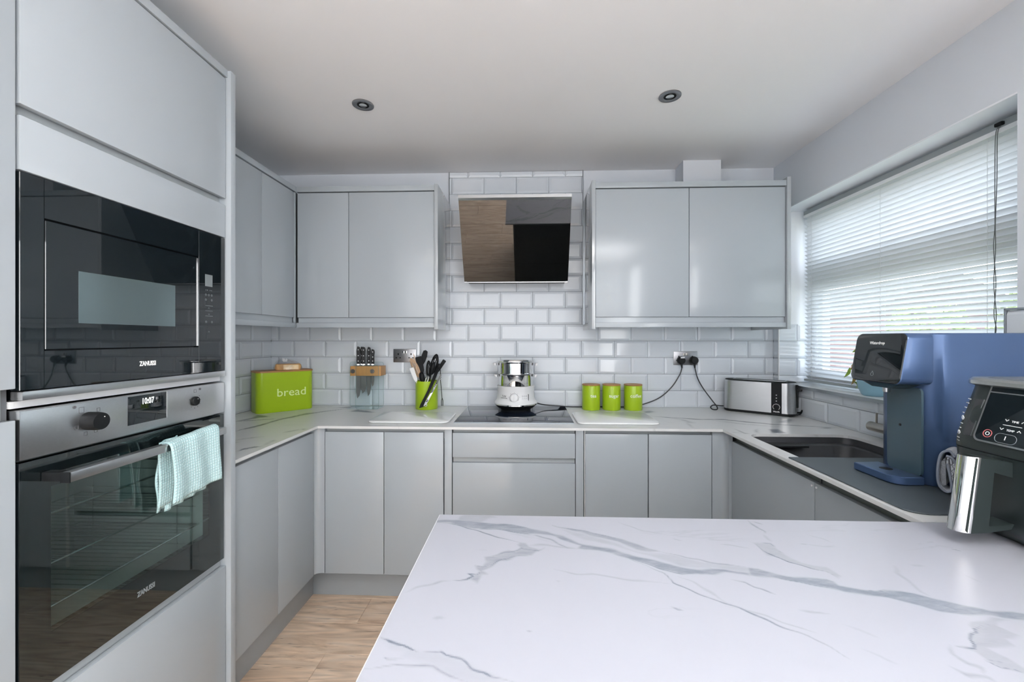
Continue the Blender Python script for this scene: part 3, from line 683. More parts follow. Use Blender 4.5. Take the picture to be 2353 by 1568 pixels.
tube(bm, [(1.580, 1.455, 2.03), (1.574, 1.462, 2.0), (1.573, 1.463, 1.85), (1.5745, 1.469, 1.70), (1.572, 1.466, 1.62), (1.574, 1.473, 1.50), (1.573, 1.465, 1.40), (1.575, 1.47, 1.345), (1.571, 1.468, 1.31)], .0012, 6, 6)
obj('pull_cord', bm, M['cord_dark'], blind)
bm = B(); box(bm, 1.572, 1.590, 1.448, 1.472, 2.028, 2.040, .003); obj('cord_lock', bm, M['black'], blind)

# the garden beyond the glass
S(bx('ground', 2.2, 30, -14, 34, -.35, -.3, M['lawn']))
ann = thing('brick_outbuilding', (10.2, 15.2, -.3), 'low dark brick outbuilding seen through the lower blind slats', 'building')
bx('wall', 9.0, 13.0, 11.35, 20, -.3, 2.0, M['brick'], ann)
bm = B()
prism(bm, [(8.8, 11.2, 1.98), (13.2, 11.2, 1.98), (11.0, 11.2, 3.1)], (0, 9, 0)); obj('roof', bm, M['rooftile'], ann)
rng = random.Random(5)
def bush(name, x, y, h, r, label, group=None):
    t = thing(name, (x, y, -.3), label, 'shrub', group)
    cyl(bmx := B(), (x, y, -.3), (x, y, h * .6), .05, 8); obj('stem', bmx, M['bark'], t)
    verts, faces = [], []
    for i in range(1500):
        a = rng.uniform(0, 2 * pi); zz = rng.uniform(0, 1); rr = r * math.sqrt(max(.05, 1 - (zz - .35) ** 2 * 1.6)) * rng.uniform(.65, 1.05)
        c = Vector((x + rr * cos(a), y + rr * sin(a), -.2 + zz * h)); s = rng.uniform(.05, .09)
        d1 = Vector((rng.uniform(-1, 1), rng.uniform(-1, 1), rng.uniform(-1, 1))).normalized() * s; d2 = d1.cross(Vector((rng.uniform(-1, 1), rng.uniform(-1, 1), rng.uniform(-1, 1)))).normalized() * s * .6
        k = len(verts); verts += [c - d1, c + d2, c + d1, c - d2]; faces.append((k, k + 1, k + 2, k + 3))
    me = bpy.data.meshes.new('foliage'); me.from_pydata(verts, [], faces); me.update(); f = link('foliage', me, M['hedge'], t); f['kind'] = 'stuff'
bush('garden_shrub', 8.0, 8.7, 2.15, .75, 'leafy garden shrub beyond the blind, nearest the outbuilding corner')
bush('garden_shrub', 8.4, 7.0, 2.35, .8, 'tallest leafy garden shrub, middle of the three behind the blind')
bush('garden_shrub', 8.2, 5.3, 2.1, .75, 'garden shrub beyond the blind, furthest from the outbuilding')

# ------------------------------------------------------------ worktops
worktop = tag(None or link('worktop', plate(
    [(-1.604, 1.372), (-1.0, 1.372), (-1.0, 1.953), (.893, 1.950), (.893, .982), (1.470, .982), (1.470, 2.5655), (-1.604, 2.5655)],
    [rrect(.950, 1.388, 1.415, 1.862, .06, 6)[::-1]], .888, .900, .010, vein_field(RB, RS)), M['marble_back']),
    'thin white marble-effect worktop running round three walls of the kitchen', 'worktop')
pen = tag(link('peninsula_worktop', plate([(-.207, .15), (1.470, .15), (1.470, .9795), (-.207, .9795)], [], .888, .900, .0026, vein_field(PB, PS)), M['marble']),
    'white marble-effect peninsula top with blue-grey veins in the foreground', 'worktop')
bx('edge_bevel', -.2085, -.207, .15, .9795, .889, .8993, M['white'], pen); 
# peninsula base, set back under its top
pb = thing('peninsula_unit', (.6, .5, 0), 'base unit carrying the veined peninsula top, gloss black towards the kitchen', 'cabinet')
bx('carcass', -.14, 1.45, .20, .935, .0, .887, M['cab_in'], pb)
bx('door', -.13, .43, .936, .955, .12, .868, M['blackglass'], pb, .002); bx('door', .434, .885, .936, .955, .12, .868, M['blackglass'], pb, .002)

# ------------------------------------------------------------ base cabinets
def door(name, x0, x1, y0, y1, z0, z1, parent, m='cab'):
    return bx(name, x0, x1, y0, y1, z0, z1, M[m], parent, .0022)
DT, DB = .868, .186
lb = thing('base_cabinet', (-1.3, 1.66, 0), 'grey gloss base cabinet under the left run of worktop beside the oven tower', 'cabinet')
bx('carcass', -1.595, -1.045, 1.373, 2.55, .186, .887, M['cab_in'], lb)
bx('handle_rail', -1.046, -1.040, 1.373, 1.958, .838, .887, M['rail'], lb)
for a, b_ in ((1.375, 1.671), (1.6745, 1.955)): door('door', -1.040, -1.02, a, b_, DB, DT, lb)
bx('plinth', -1.12, -1.104, 1.373, 2.125, 0, .183, M['cab'], lb, .001)
# rounded corner post
bm = B()
pts = [(-1.045, 1.960), (-1.022, 1.960)] + [(-.984 - .036 * cos(a), 2.000 - .024 - .0 + .0 * a) for a in ()] 
arc = [(-1.020 + .030 * (1 - cos(a)), 1.9605 + .016 * sin(a)) for a in [i * pi / 2 / 6 for i in range(7)]]
outline = [(-1.045, 1.9600)] + [(-1.0205, 1.9600)] + arc[1:] + [(-.9785, 1.9765), (-.9785, 2.0), (-1.045, 2.0)]
prism(bm, [(x, y, DB) for x, y in outline], (0, 0, .887 - DB)); obj('corner_post', bm, M['cab'], lb, smooth=True, angle=60)

bbk = thing('base_cabinet', (-.69, 2.2, 0), 'grey gloss two-door base cabinet on the back wall beneath the knife block', 'cabinet')
bx('carcass', -1.04, -.400, 2.0, 2.55, .186, .887, M['cab_in'], bbk)
bx('handle_rail', -.9765, -.400, 1.997, 2.0, .836, .887, M['rail'], bbk)
for a, b_ in ((-.9755, -.6905), (-.6875, -.4025)): door('door', a, b_, 1.975, 1.996, DB, DT, bbk)
bx('plinth', -1.104, -.36, 2.11, 2.125, 0, .183, M['cab'], bbk, .001)
bx('filler_panel', -.3985, -.3625, 1.982, 2.0, DB, .887, M['cab'], bbk, .001)

dr = thing('drawer_cabinet', (-.07, 2.2, 0), 'grey gloss drawer unit beneath the black hob', 'cabinet')
bx('carcass', -.360, .2235, 2.0, 2.55, .186, .887, M['cab_in'], dr)
bx('handle_rail', -.358, .2225, 1.997, 2.0, .70, .887, M['rail'], dr)
for z0, z1 in ((.751, DT), (.468, .726), (DB, .444)): door('drawer', -.358, .2225, 1.975, 1.996, z0, z1, dr)
bx('plinth', -.36, .235, 2.11, 2.125, 0, .183, M['cab'], dr, .001)

br = thing('base_cabinet', (.56, 2.2, 0), 'grey gloss two-door base cabinet on the back wall beneath the three canisters', 'cabinet')
bx('carcass', .262, .90, 2.0, 2.55, .186, .887, M['cab_in'], br)
bx('filler_panel', .2255, .262, 1.982, 2.0, DB, .887, M['cab'], br, .001)
bx('edge_strip', .2655, .2685, 1.972, 1.998, DB, .887, M['white'], br)
bx('handle_rail', .270, .856, 1.997, 2.0, .836, .887, M['rail'], br)
for a, b_ in ((.2705, .5605), (.5645, .8535)): door('door', a, b_, 1.975, 1.996, DB, DT, br)
bx('plinth', .235, .985, 2.11, 2.125, 0, .183, M['cab'], br, .001)
bm = B(); prism(bm, [(x, y, DB) for x, y in [(.8565, 1.9765), (.880, 1.9765)] + [(.880 + .034 * sin(a), 1.9425 + .034 * cos(a)) for a in [i * pi / 2 / 6 for i in range(1, 7)]] + [(.914, 1.935), (.93, 1.935), (.93, 2.0), (.8565, 2.0)]], (0, 0, .887 - DB)); obj('corner_post', bm, M['cab'], br, smooth=True, angle=60)

rb = thing('base_cabinet', (1.2, 1.5, 0), 'grey gloss base cabinet under the sink along the window wall', 'cabinet')
bm = B(); box(bm, .950, 1.465, .985, 1.39, .186, .887); box(bm, .950, 1.465, 1.90, 2.0, .186, .887); box(bm, .950, 1.465, 1.39, 1.90, .186, .60)
obj('carcass', bm, M['cab_in'], rb)
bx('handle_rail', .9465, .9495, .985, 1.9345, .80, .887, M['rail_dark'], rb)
bx('rail_joint', .9455, .9465, 1.381, 1.385, .80, .887, M['dark_gap'], rb)
for a, b_ in ((.99, 1.382), (1.3865, 1.932)): door('door', .924, .944, a, b_, DB, .851, rb)
for y in (1.374, 1.394):
    bm = B(); cyl(bm, (.9245, y, .838), (.9215, y, .838), .0035, 10); obj('bumper', bm, M['white'], rb)
bx('plinth', .985, 1.0, .985, 2.125, 0, .183, M['cab'], rb, .001)

# ------------------------------------------------------------ wall cabinets
WB, WT = 1.430, 2.103
lw = thing('wall_cabinet', (-1.4, 1.8, 1.375), 'grey gloss wall cabinet on the left wall, beside the oven tower', 'cabinet')
bx('carcass', -1.606, -1.276, 1.374, 2.556, 1.40, 2.12, M['cab_in'], lw)
for a, b_ in ((1.3755, 1.649), (1.652, 1.925), (1.928, 2.199)): door('door', -1.275, -1.255, a, b_, WB, WT, lw)
bx('handle_rail', -1.2755, -1.268, 1.374, 2.205, 1.402, WB, M['cab'], lw)
bx('pelmet', -1.282, -1.253, 1.374, 2.2135, 1.376, 1.401, M['cab'], lw, .001)
bx('cornice', -1.282, -1.251, 1.374, 2.213, 2.108, 2.136, M['cab'], lw, .001)
bx('corner_post', -1.262, -1.2535, 2.2005, 2.2135, 1.402, 2.104, M['cab'], lw, .001)
bx('underside', -1.60, -1.283, 1.374, 2.556, 1.392, 1.3995, M['white'], lw)

def wallcab(x0, x1, split, xa, xb, label, pl, pr):
    t = thing('wall_cabinet', ((x0 + x1) / 2, 2.4, 1.375), label, 'cabinet')
    bx('carcass', x0, x1, 2.238, 2.556, 1.40, 2.12, M['cab_in'], t)
    for a, b_ in ((xa, split - .0015), (split + .0015, xb)): door('door', a, b_, 2.215, 2.2365, WB, WT, t)
    bx('handle_rail', xa, xb, 2.226, 2.2375, 1.402, WB - .001, M['cab'], t)
    bx('pelmet', xa - .004, xb + .002, 2.212, 2.242, 1.376, 1.401, M['cab'], t, .001)
    bx('cornice', xa - .004, xb + .002, 2.209, 2.242, 2.108, 2.136, M['cab'], t, .001)
    bx('underside', x0 + .002, x1 - .002, 2.243, 2.556, 1.392, 1.3995, M['white'], t)
    for p in (pl, pr):
        if p: bx('end_panel', p[0], p[1], 2.203, 2.556, 1.366, p[2], M['panel'], t, .001)
    return t
wallcab(-1.249, -.499, -.965, -1.2465, -.500, 'grey gloss two-door wall cabinet between the left corner and the hood', None, (-.4975, -.4785, 2.140))
wallcab(.356, 1.333, .8415, .357, 1.332, 'grey gloss two-door wall cabinet between the hood and the window', (.3355, .3545, 2.146), (1.3345, 1.3535, 2.150))

# ------------------------------------------------------------ oven tower and tall unit
tw = thing('oven_tower', (-1.3, 1.06, 0), 'tall grey gloss housing around the built-in microwave and oven', 'cabinet')
bx('side_panel', -1.60, -.983, 1.3475, 1.3695, 0, 2.203, M['cab'], tw, .001)
bx('back_panel', -1.60, -1.585, .785, 1.347, .1, 2.19, M['cab_in'], tw)
bx('shelf', -1.585, -1.02, .785, 1.347, 1.176, 1.190, M['white'], tw)
bx('shelf', -1.585, -1.03, .785, 1.347, .578, .59, M['cab_in'], tw)
bx('shelf', -1.585, -1.03, .785, 1.347, 1.65, 1.665, M['cab_in'], tw)
bx('top_panel', -1.585, -1.03, .785, 1.347, 2.165, 2.18, M['cab_in'], tw)
door('locker_door', -1.015, -.998, .784, 1.3445, 1.779, 2.176, tw)
bx('handle_rail', -1.035, -1.022, .784, 1.346, 1.72, 1.80, M['rail'], tw)
door('filler_panel', -1.018, -.999, .784, 1.3445, 1.649, 1.757, tw)
bx('cornice', -1.03, -.994, .784, 1.3475, 2.180, 2.206, M['cab'], tw, .001)
door('bottom_door', -1.015, -.998, .784, 1.3445, .165, .565, tw)
bx('handle_rail', -1.035, -1.018, .784, 1.346, .55, .60, M['rail'], tw)
bx('plinth', -1.104, -1.088, .784, 1.37, 0, .16, M['cab'], tw, .001)
tu = thing('tall_cabinet', (-1.3, .45, 0), 'tall grey gloss cabinet at the far left edge beside the oven tower', 'cabinet')
bx('carcass', -1.60, -1.045, .18, .768, .10, 2.178, M['cab_in'], tu)
bx('cornice', -1.03, -.994, .19, .783, 2.180, 2.206, M['cab'], tu, .001)
bx('plinth', -1.104, -1.088, .19, .783, 0, .15, M['cab'], tu, .001)
door('upper_door', -1.02, -.998, .19, .7775, 1.217, 2.176, tu)
door('lower_door', -1.02, -.998, .19, .7775, .165, 1.156, tu)
bx('handle_rail', -1.044, -1.020, .19, .770, 1.14, 1.24, M['rail'], tu)
bx('side_panel', -1.60, -1.024, .7695, .7825, .1, 2.178, M['cab_in'], tu)

XD = (0, 1, 0); ZD = (0, 0, 1)
mw = thing('built_in_microwave', (-1.2, 1.06, 1.21), 'built-in black glass microwave above the oven', 'microwave')
bx('body', -1.5, -1.022, .80, 1.33, 1.192, 1.64, M['black'], mw)
bm = B()
box(bm, -1.02, -1.0, .785, .8275, 1.212, 1.646, .001, 1); box(bm, -1.02, -1.0, 1.2335, 1.343, 1.212, 1.646, .001, 1)
box(bm, -1.02, -1.0, .8275, 1.2335, 1.565, 1.646); box(bm, -1.02, -1.0, .8275, 1.2335, 1.212, 1.290)
obj('front_glass', bm, M['blackglass'], mw)
dd = obj('door', box(B(), -1.018, -1.001, .830, 1.2295, 1.2925, 1.5615, .001, 1), M['blackglass'], mw)
bx('edge_strip', -1.0012, -.9985, 1.2285, 1.2305, 1.294, 1.560, M['chrome'], dd)
bx('viewing_window', -1.0012, -1.0004, .894, 1.149, 1.350, 1.466, M['mwwin'], dd)
bx('groove', -1.0195, -1.016, .8275, 1.2335, 1.290, 1.565, M['dark_gap'], mw)
bx('display', -1.0002, -.9996, 1.258, 1.288, 1.479, 1.516, M['faint_print'], mw)
bm = B()
for i, y in enumerate((1.261, 1.267, 1.278, 1.284)): cyl(bm, (-1.0, y, 1.467 - .0), (-.9994, y, 1.467), .0013, 8)
for y, z in ((1.261, 1.452), (1.273, 1.452), (1.285, 1.452), (1.261, 1.437), (1.285, 1.437), (1.262, 1.368), (1.286, 1.368)):
    lathe(b2 := B(), [(.0032, 0), (.0032, .0004), (.0022, .0004), (.0022, 0)], (0, 0, 0), 10, False, False)
    me_t = bpy.data.meshes.new('t'); b2.to_mesh(me_t); b2.free(); me_t.transform(frame((-1.0, y, z), XD, ZD)); bm.from_mesh(me_t); bpy.data.meshes.remove(me_t)
for z in (1.418, 1.402, 1.386): box(bm, -1.0, -.9994, 1.259, 1.289, z, z + .001)
for z, s in ((1.409, 1), (1.394, -1), (1.335, 1)):
    tube(bm, [(-.9995, 1.270, z), (-.9995, 1.273, z + .004 * s), (-.9995, 1.276, z)], .0005, 4)
obj('control_marks', bm, M['faint_print'], mw)
text('lettering', 'ZANUSSI', .0165, frame((-1.0, 1.063, 1.250), XD, ZD), M['white_print'], mw, sx=.72, bold=.0006)
bx('trim_strip', -1.02, -.994, .785, 1.337, 1.193, 1.2105, M['steel'], mw, .0015)

ov = thing('built_in_oven', (-1.2, 1.06, .59), 'built-in oven with steel control panel and dark glass door', 'oven')
bx('control_panel', -1.03, -1.0, .785, 1.340, 1.074, 1.172, M['steel'], ov, .002)
bm = B()
for y0, y1, z0, z1 in ((.80, 1.328, .60, .625), (.80, 1.328, 1.045, 1.07), (.80, .83, .625, 1.045), (1.30, 1.328, .625, 1.045)): box(bm, -1.50, -1.026, y0, y1, z0, z1)
box(bm, -1.50, -1.47, .83, 1.30, .625, 1.045); obj('cavity', bm, M['oven_in'], ov)
bm = B()
for y0, y1, z0, z1 in ((.785, .841, .592, 1.068), (1.279, 1.340, .592, 1.068), (.841, 1.279, .592, .697), (.841, 1.279, 1.005, 1.068)): box(bm, -1.024, -1.002, y0, y1, z0, z1)
od = obj('door', bm, M['blackglass'], ov)
bx('door_glass', -1.004, -1.0015, .786, 1.339, .593, 1.067, M['ovenglass'], od)

for zr in (.93, .82, .725):
    bm = B(); r = .0018
    tube(bm, [(-1.05, .835, zr), (-1.05, 1.295, zr)], r * 1.5, 6); tube(bm, [(-1.44, .835, zr), (-1.44, 1.295, zr)], r, 6)
    for y in (.838, 1.292): tube(bm, [(-1.05, y, zr), (-1.44, y, zr)], r, 6)
    if zr < .9:
        for i in range(1, 22): tube(bm, [(-1.05, .838 + .0206 * i, zr), (-1.44, .838 + .0206 * i, zr)], .0011, 5)
    obj('wire_rack', bm, M['wire'], ov)
for y in (.836, 1.294):
    bm = B()
    for z in (.66, .72, .78, .84, .90, .96): tube(bm, [(-1.06, y, z), (-1.42, y, z)], .0014, 5)
    for x in (-1.07, -1.12, -1.40): tube(bm, [(x, y, .64), (x, y, 1.02)], .0014, 5)
    obj('rack_support', bm, M['wire'], ov)
hb = bx('door_handle', -.957, -.937, .822, 1.266, 1.020, 1.041, M['steel'], ov, .002)
for y in (.822, 1.248): bx('handle_bracket', -1.001, -.957, y, y + .018, 1.021, 1.040, M['black'], hb, .002)
bx('handle_cap', -.9572, -.9368, .8195, .8215, 1.0197, 1.0413, M['black'], hb)
def knob(y, z, r, d):
    bm = B(); prof = [(r, 0), (r, d * .75), (r * .92, d), (0.0005, d)]
    lathe(bm, prof, (0, 0, 0), 28, True, True); me = bpy.data.meshes.new('control_knob'); bmesh.ops.recalc_face_normals(bm, faces=bm.faces); bm.to_mesh(me); bm.free()
    me.polygons.foreach_set('use_smooth', [True] * len(me.polygons)); me.set_sharp_from_angle(angle=radians(35))
    k = link('control_knob', me, M['black'], ov, mtx=frame((-1.0, y, z), XD, ZD))
    bm = B(); cyl(bm, (-1.0 + d, y + r * .3, z + r * .45), (-1.0 + d + .0005, y + r * .3, z + r * .45), .0012, 8); obj('marker', bm, M['white_print'], k)
knob(.914, 1.128, .0205, .032); knob(1.219, 1.128, .0135, .006)
ds = bx('display', -1.0003, -.9990, 1.007, 1.119, 1.097, 1.169, M['blackglass'], ov, .0005)
bx('display_bezel', -1.0001, -.9992, 1.119, 1.1205, 1.097, 1.169, M['white'], ov)
text('clock_digits', '10:07', .0225, frame((-.9990, 1.062, 1.152), XD, ZD), M['led'], ds, sx=.72, depth=.0003)
bm = B()
for y, z, s in ((.899, 1.155, .009), (.936, 1.150, .006), (.889, 1.118, .006), (.930, 1.103, .006), (.908, 1.100, .006), (1.219, 1.158, .007)):
    for a, b_, c_, d_ in ((-s, s, s - .0008, s), (-s, s, -s, -s + .0008), (-s, -s + .0008, -s, s), (s - .0008, s, -s, s)): box(bm, -1.0, -.9995, y + a * .6, y + b_ * .6 + .0002, z + c_ * .7, z + d_ * .7 + .0002)
for a in range(-40, 230, 34): cyl(bm, (-1.0, 1.219 + .021 * cos(radians(a)), 1.128 - .021 * sin(radians(a))), (-.9995, 1.219 + .021 * cos(radians(a)), 1.128 - .021 * sin(radians(a))), .0012, 6)
for y, z in ((.884, 1.164), (1.237, 1.162)): cyl(bm, (-1.0, y, z), (-.998, y, z), .0032, 12)
obj('control_marks', bm, M['grey_print'], ov)
text('lettering', 'ZANUSSI', .0175, frame((-1.0012, 1.060, .656), XD, ZD), M['faint_print'], od, sx=.72, bold=.0006)

# tea towel over the oven handle
def towel():
    t = thing('tea_towel', (-.95, 1.165, 1.03), 'pale turquoise waffle tea towel hanging over the oven door handle', 'towel')
    def sheet(name, path, y0, y1, fn, th=.0035):
        P = catmull(path, 6); n = len(P); ny = 40
        L = [0]
        for a, b_ in zip(P[:-1], P[1:]): L.append(L[-1] + (b_ - a).length)
        V, F, UV = [], [], []
        for i, p in enumerate(P):
            for j in range(ny + 1):
                q = j / ny; s = L[i] / L[-1]
                yy = y0 + (y1 - y0) * q; dx, dz = fn(s, q)
                V.append((p.x + dx, yy + .004 * sin(9 * s + 2 * q), p.z + dz)); UV.append((yy, L[i]))
        for i in range(n - 1):
            for j in range(ny):
                a = i * (ny + 1) + j; F.append((a, a + 1, a + ny + 2, a + ny + 1))
        me = bpy.data.meshes.new(name); me.from_pydata(V, [], F); uv = me.uv_layers.new(name='UVMap')
        for l in me.loops: uv.data[l.index].uv = UV[l.vertex_index]
        me.polygons.foreach_set('use_smooth', [True] * len(me.polygons))
        o = link(name, me, M['teatowel'], t); s = o.modifiers.new('thickness', 'SOLIDIFY'); s.thickness = th; s.offset = 0
        return o
    over = [(-.931, 0, .892), (-.930, 0, .94), (-.931, 0, 1.0), (-.933, 0, 1.036), (-.940, 0, 1.0465), (-.952, 0, 1.0475), (-.962, 0, 1.038), (-.966, 0, 1.0), (-.968, 0, .93), (-.970, 0, .868)]
    sheet('front_layer', over, 1.058, 1.228, lambda s, q: (.0035 * sin(14 * q + 2 * s) * (1 - s) + .006 * max(0, .5 - s) * cos(5 * q), -.010 * (1 - s) * (1 - q) + (.018 * s * q)))
    back = [(-.9675, 0, 1.036), (-.972, 0, 1.0), (-.975, 0, .93), (-.976, 0, .850)]
    sheet('rear_fold', [(x - .002, y, z) for x, y, z in back], 1.086, 1.236, lambda s, q: (.005 * sin(22 * q) * s, .014 * s * q))
    sheet('side_fold', [(x - .008, y, z + .004) for x, y, z in back], 1.066, 1.125, lambda s, q: (.004 * sin(9 * q + 1), .006 * q))
towel()

# ------------------------------------------------------------ ceiling lights, hood, sockets
for (x, y, lab) in ((-.722, 1.805, 'recessed grey downlight in the ceiling nearer the oven tower'), (.600, 1.790, 'recessed grey downlight in the ceiling nearer the window')):
    t = thing('downlight', (x, y, CZ), lab, 'ceiling light', 'recessed ceiling downlights')
    bm = B(); lathe(bm, [(.0455, 0), (.0455, -.0035), (.040, -.0055), (.026, -.003), (.024, .0)], (x, y, CZ), 36, False, False); obj('bezel', bm, M['steel_dark'], t, smooth=True)
    bm = B(); lathe(bm, [(.0258, -.0028), (.018, -.0008), (.0005, -.0006)], (x, y, CZ), 28, False, True); obj('baffle', bm, M['black'], t, smooth=True)
    bm = B(); lathe(bm, [(.0165, -.0012), (.0165, -.004), (.012, -.0048), (.0005, -.0048)], (x, y, CZ), 24, False, True); obj('lamp_face', bm, M['chrome'], t, smooth=True)

hd = thing('cooker_hood', (-.07, 2.4, 1.65), 'angled black glass extractor hood on the tiled wall above the hob', 'cooker hood')
HX0, HX1 = -.369, .230
T = Vector((0, 2.205, 2.058)); Bt = Vector((0, 2.416, 1.647)); dv = (Bt - T).normalized(); nv = Vector((0, -dv.z, dv.y)) * -1
if nv.y > 0: nv = -nv
def slab_yz(x0, x1, a, b_, th, d0=0.):
    bm = B(); p0 = T + dv * a + nv * d0; p1 = T + dv * b_ + nv * d0
    prism(bm, [(x0, p0.y, p0.z), (x0, p1.y, p1.z), (x0, (p1 - nv * th).y, (p1 - nv * th).z), (x0, (p0 - nv * th).y, (p0 - nv * th).z)], (x1 - x0, 0, 0)); return bm
LT = (Bt - T).length
obj('upper_glass', slab_yz(HX0, HX1, 0, LT * .773, .008), M['hoodglass'], hd)
obj('lower_glass', slab_yz(HX0, HX1, LT * .776, LT, .008, -.002), M['hoodglass'], hd)
bm = B(); prism(bm, [(HX0, 2.195, 2.075), (HX0, 2.195, 2.059), (HX0, 2.215, 2.047), (HX0, 2.25, 2.075)], (HX1 - HX0, 0, 0)); obj('top_trim', bm, M['steel'], hd)
bm = B(); prism(bm, [(HX0 + .01, 2.222, 2.072), (HX0 + .01, 2.220, 2.04), (HX0 + .01, 2.426, 1.652), (HX0 + .01, 2.545, 1.652), (HX0 + .01, 2.545, 1.95), (HX0 + .01, 2.30, 2.072)], (HX1 - HX0 - .02, 0, 0)); obj('body', bm, M['black'], hd)
bm = B(); q = Bt + Vector((0, .004, -.003)); box(bm, HX0, HX1, 2.4165, 2.4265, 1.641, 1.6455); obj('bottom_trim', bm, M['steel_dark'], hd)

def socket(xc, zc, lab, plugs=False):
    y = 2.5575
    t = thing('wall_socket', (xc, y, zc), lab, 'socket')
    bx('face_plate', xc - .071, xc + .071, y - .006, y + .001, zc - .0415, zc + .0415, M['steel_dark'], t, .003)
    for dx in (-.008, .008):
        bx('rocker_switch', xc + dx - .0065, xc + dx + .0065, y - .010, y - .006, zc + .014, zc + .030, M['chrome' if not plugs else 'nickel'], t, .0015)
    bm = B()
    for s in (-1, 1):
        cx = xc + s * .040
        box(bm, cx - .0035, cx + .0035, y - .0063, y - .0058, zc + .004, zc + .015)
        for d in (-.012, .012): box(bm, cx + d - .0045, cx + d + .0045, y - .0063, y - .0058, zc - .016, zc - .010)
    obj('pin_holes', bm, M['black'], t)
    return t
socket(-.760, 1.211, 'brushed metal double socket behind the utensil pot, nothing plugged in')
socket(.948, 1.198, 'brushed metal double socket above the toaster with two black plugs in it', True)
def plug(name, xc, zc, pts, lab):
    t = thing(name, (xc, 2.5515, zc), lab, 'plug')
    bm = B(); lathe(bm, [(.021, 0), (.024, .008), (.023, .022), (.018, .030), (.0005, .031)], (0, 0, 0), 24); me = bpy.data.meshes.new('plug_body'); bmesh.ops.recalc_face_normals(bm, faces=bm.faces); bm.to_mesh(me); bm.free()
    me.polygons.foreach_set('use_smooth', [True] * len(me.polygons)); me.set_sharp_from_angle(angle=radians(40))
    link('plug_body', me, M['black'], t, mtx=frame((xc, 2.5513, zc), (1, 0, 0), (0, 0, 1)))
    bm = B(); tube(bm, [(xc, 2.535, zc - .015), (xc + .001, 2.530, zc - .045)], .006, 10, 0, (1.2, .7)); obj('strain_relief', bm, M['black'], t, smooth=True)
    bm = B(); tube(bm, pts, .0034, 8, 8); obj('cable', bm, M['rubber'], t, smooth=True)
    return t
pp = plug('steamer_cable', .918, 1.186, [(.919, 2.530, 1.142), (.905, 2.530, 1.10), (.86, 2.528, 1.03), (.79, 2.53, .965), (.70, 2.535, .925), (.62, 2.542, .906), (.50, 2.543, .9045), (.36, 2.543, .9045), (.26, 2.538, .9045), (.17, 2.53, .911), (.10, 2.52, .918), (.055, 2.47, .935), (.03, 2.455, .945)], 'black plug and cable running along the back wall to the steamer')
bx('label_sticker', .908, .932, 2.5200, 2.5210, 1.199, 1.207, M['white'], pp)
plug('toaster_cable', .994, 1.186, [(.995, 2.530, 1.142), (1.01, 2.527, 1.08), (1.04, 2.52, 1.02), (1.085, 2.50, .95), (1.105, 2.49, .92), (1.100, 2.475, .9045), (1.075, 2.475, .9045), (1.070, 2.49, .915), (1.09, 2.50, .925), (1.125, 2.50, .922), (1.150, 2.505, .92)], 'black plug and looped cable running down to the toaster')

# ------------------------------------------------------------ hob and steamer
hob = thing('hob', (-.07, 2.3, .9), 'flush black glass hob under the steamer', 'hob')
bx('glass', -.364, .225, 2.045, 2.545, .9003, .9055, M['hobglass'], hob, .001)
bx('edge_trim', -.3645, .2255, 2.0435, 2.0449, .9003, .905, M['trim'], hob)

SX, SY = -.070, 2.420
st = thing('food_steamer', (SX, SY, .9055), 'white and polished steel electric food steamer standing on the hob', 'steamer')
bm = B(); lathe(bm, [(.085, .0005), (.088, .010), (.100, .014), (.118, .030), (.122, .036)], (SX, SY, .9055), 48, True, False); obj('foot', bm, M['black'], st, smooth=True)
bm = B(); lathe(bm, [(.1215, .034), (.1245, .036), (.1245, .041), (.1215, .043)], (SX, SY, .9055), 48, False, False); obj('base_ring', bm, M['chrome'], st, smooth=True)
bm = B(); lathe(bm, [(.1235, .0425), (.119, .052), (.111, .062), (.1075, .075), (.1065, .130), (.109, .134), (.109, .141), (.103, .1425), (.095, .1428)], (SX, SY, .9055), 56, False, True); body = obj('base_housing', bm, M['white'], st, smooth=True)
for z0, r0, r1, n_ in ((.1435, .0985, .104, 'lower'), (.2115, .101, .110, 'upper')):
    bm = B(); zb = .9055 + z0
    lathe(bm, [(r0, 0), (r0 + .001, .060), (r1, .066), (r1 + .006, .068), (r1 + .006, .0705), (r1 - .004, .0705), (r0 - .001, .060), (r0 - .002, .004), (.001, .004)], (SX, SY, zb), 64, False, True)
    bk = obj('steaming_basket', bm, M['chrome'], st, smooth=True, angle=50)
    for s in (-1, 1):
        zz = zb + (.055 if n_ == 'upper' else .056)
        bm = B(); rloft(bm, [(zz - .010, SX + s * (r1 + .007) - .006, SX + s * (r1 + .007) + .006, SY - .028, SY + .012, .004), (zz, SX + s * (r1 + .010) - .009, SX + s * (r1 + .010) + .009, SY - .030, SY + .015, .006), (zz + .004, SX + s * (r1 + .010) - .010, SX + s * (r1 + .010) + .010, SY - .030, SY + .015, .006)])
        obj('basket_handle', bm, M['white'], bk, smooth=True)
fy = SY - .1066
bm = B(); lathe(bm, [(.0245, 0), (.0245, .004), (.021, .006), (.0205, .013), (.018, .015), (.0005, .015)], (0, 0, 0), 32); me = bpy.data.meshes.new('timer_dial'); bmesh.ops.recalc_face_normals(bm, faces=bm.faces); bm.to_mesh(me); bm.free()
me.polygons.foreach_set('use_smooth', [True] * len(me.polygons)); me.set_sharp_from_angle(angle=radians(35))
dl = link('timer_dial', me, M['white'], st, mtx=frame((SX - .006, fy + .003, .986), (1, 0, 0), (0, 0, 1)))
bx('grip', SX - .009, SX - .003, fy - .0165, fy - .011, .970, 1.003, M['white'], dl, .001)
bm = B(); lathe(bm, [(.0255, .0), (.0255, .0030), (.0242, .0030), (.0242, .0)], (0, 0, 0), 32, False, False); me = bpy.data.meshes.new('dial_ring'); bm.to_mesh(me); bm.free()
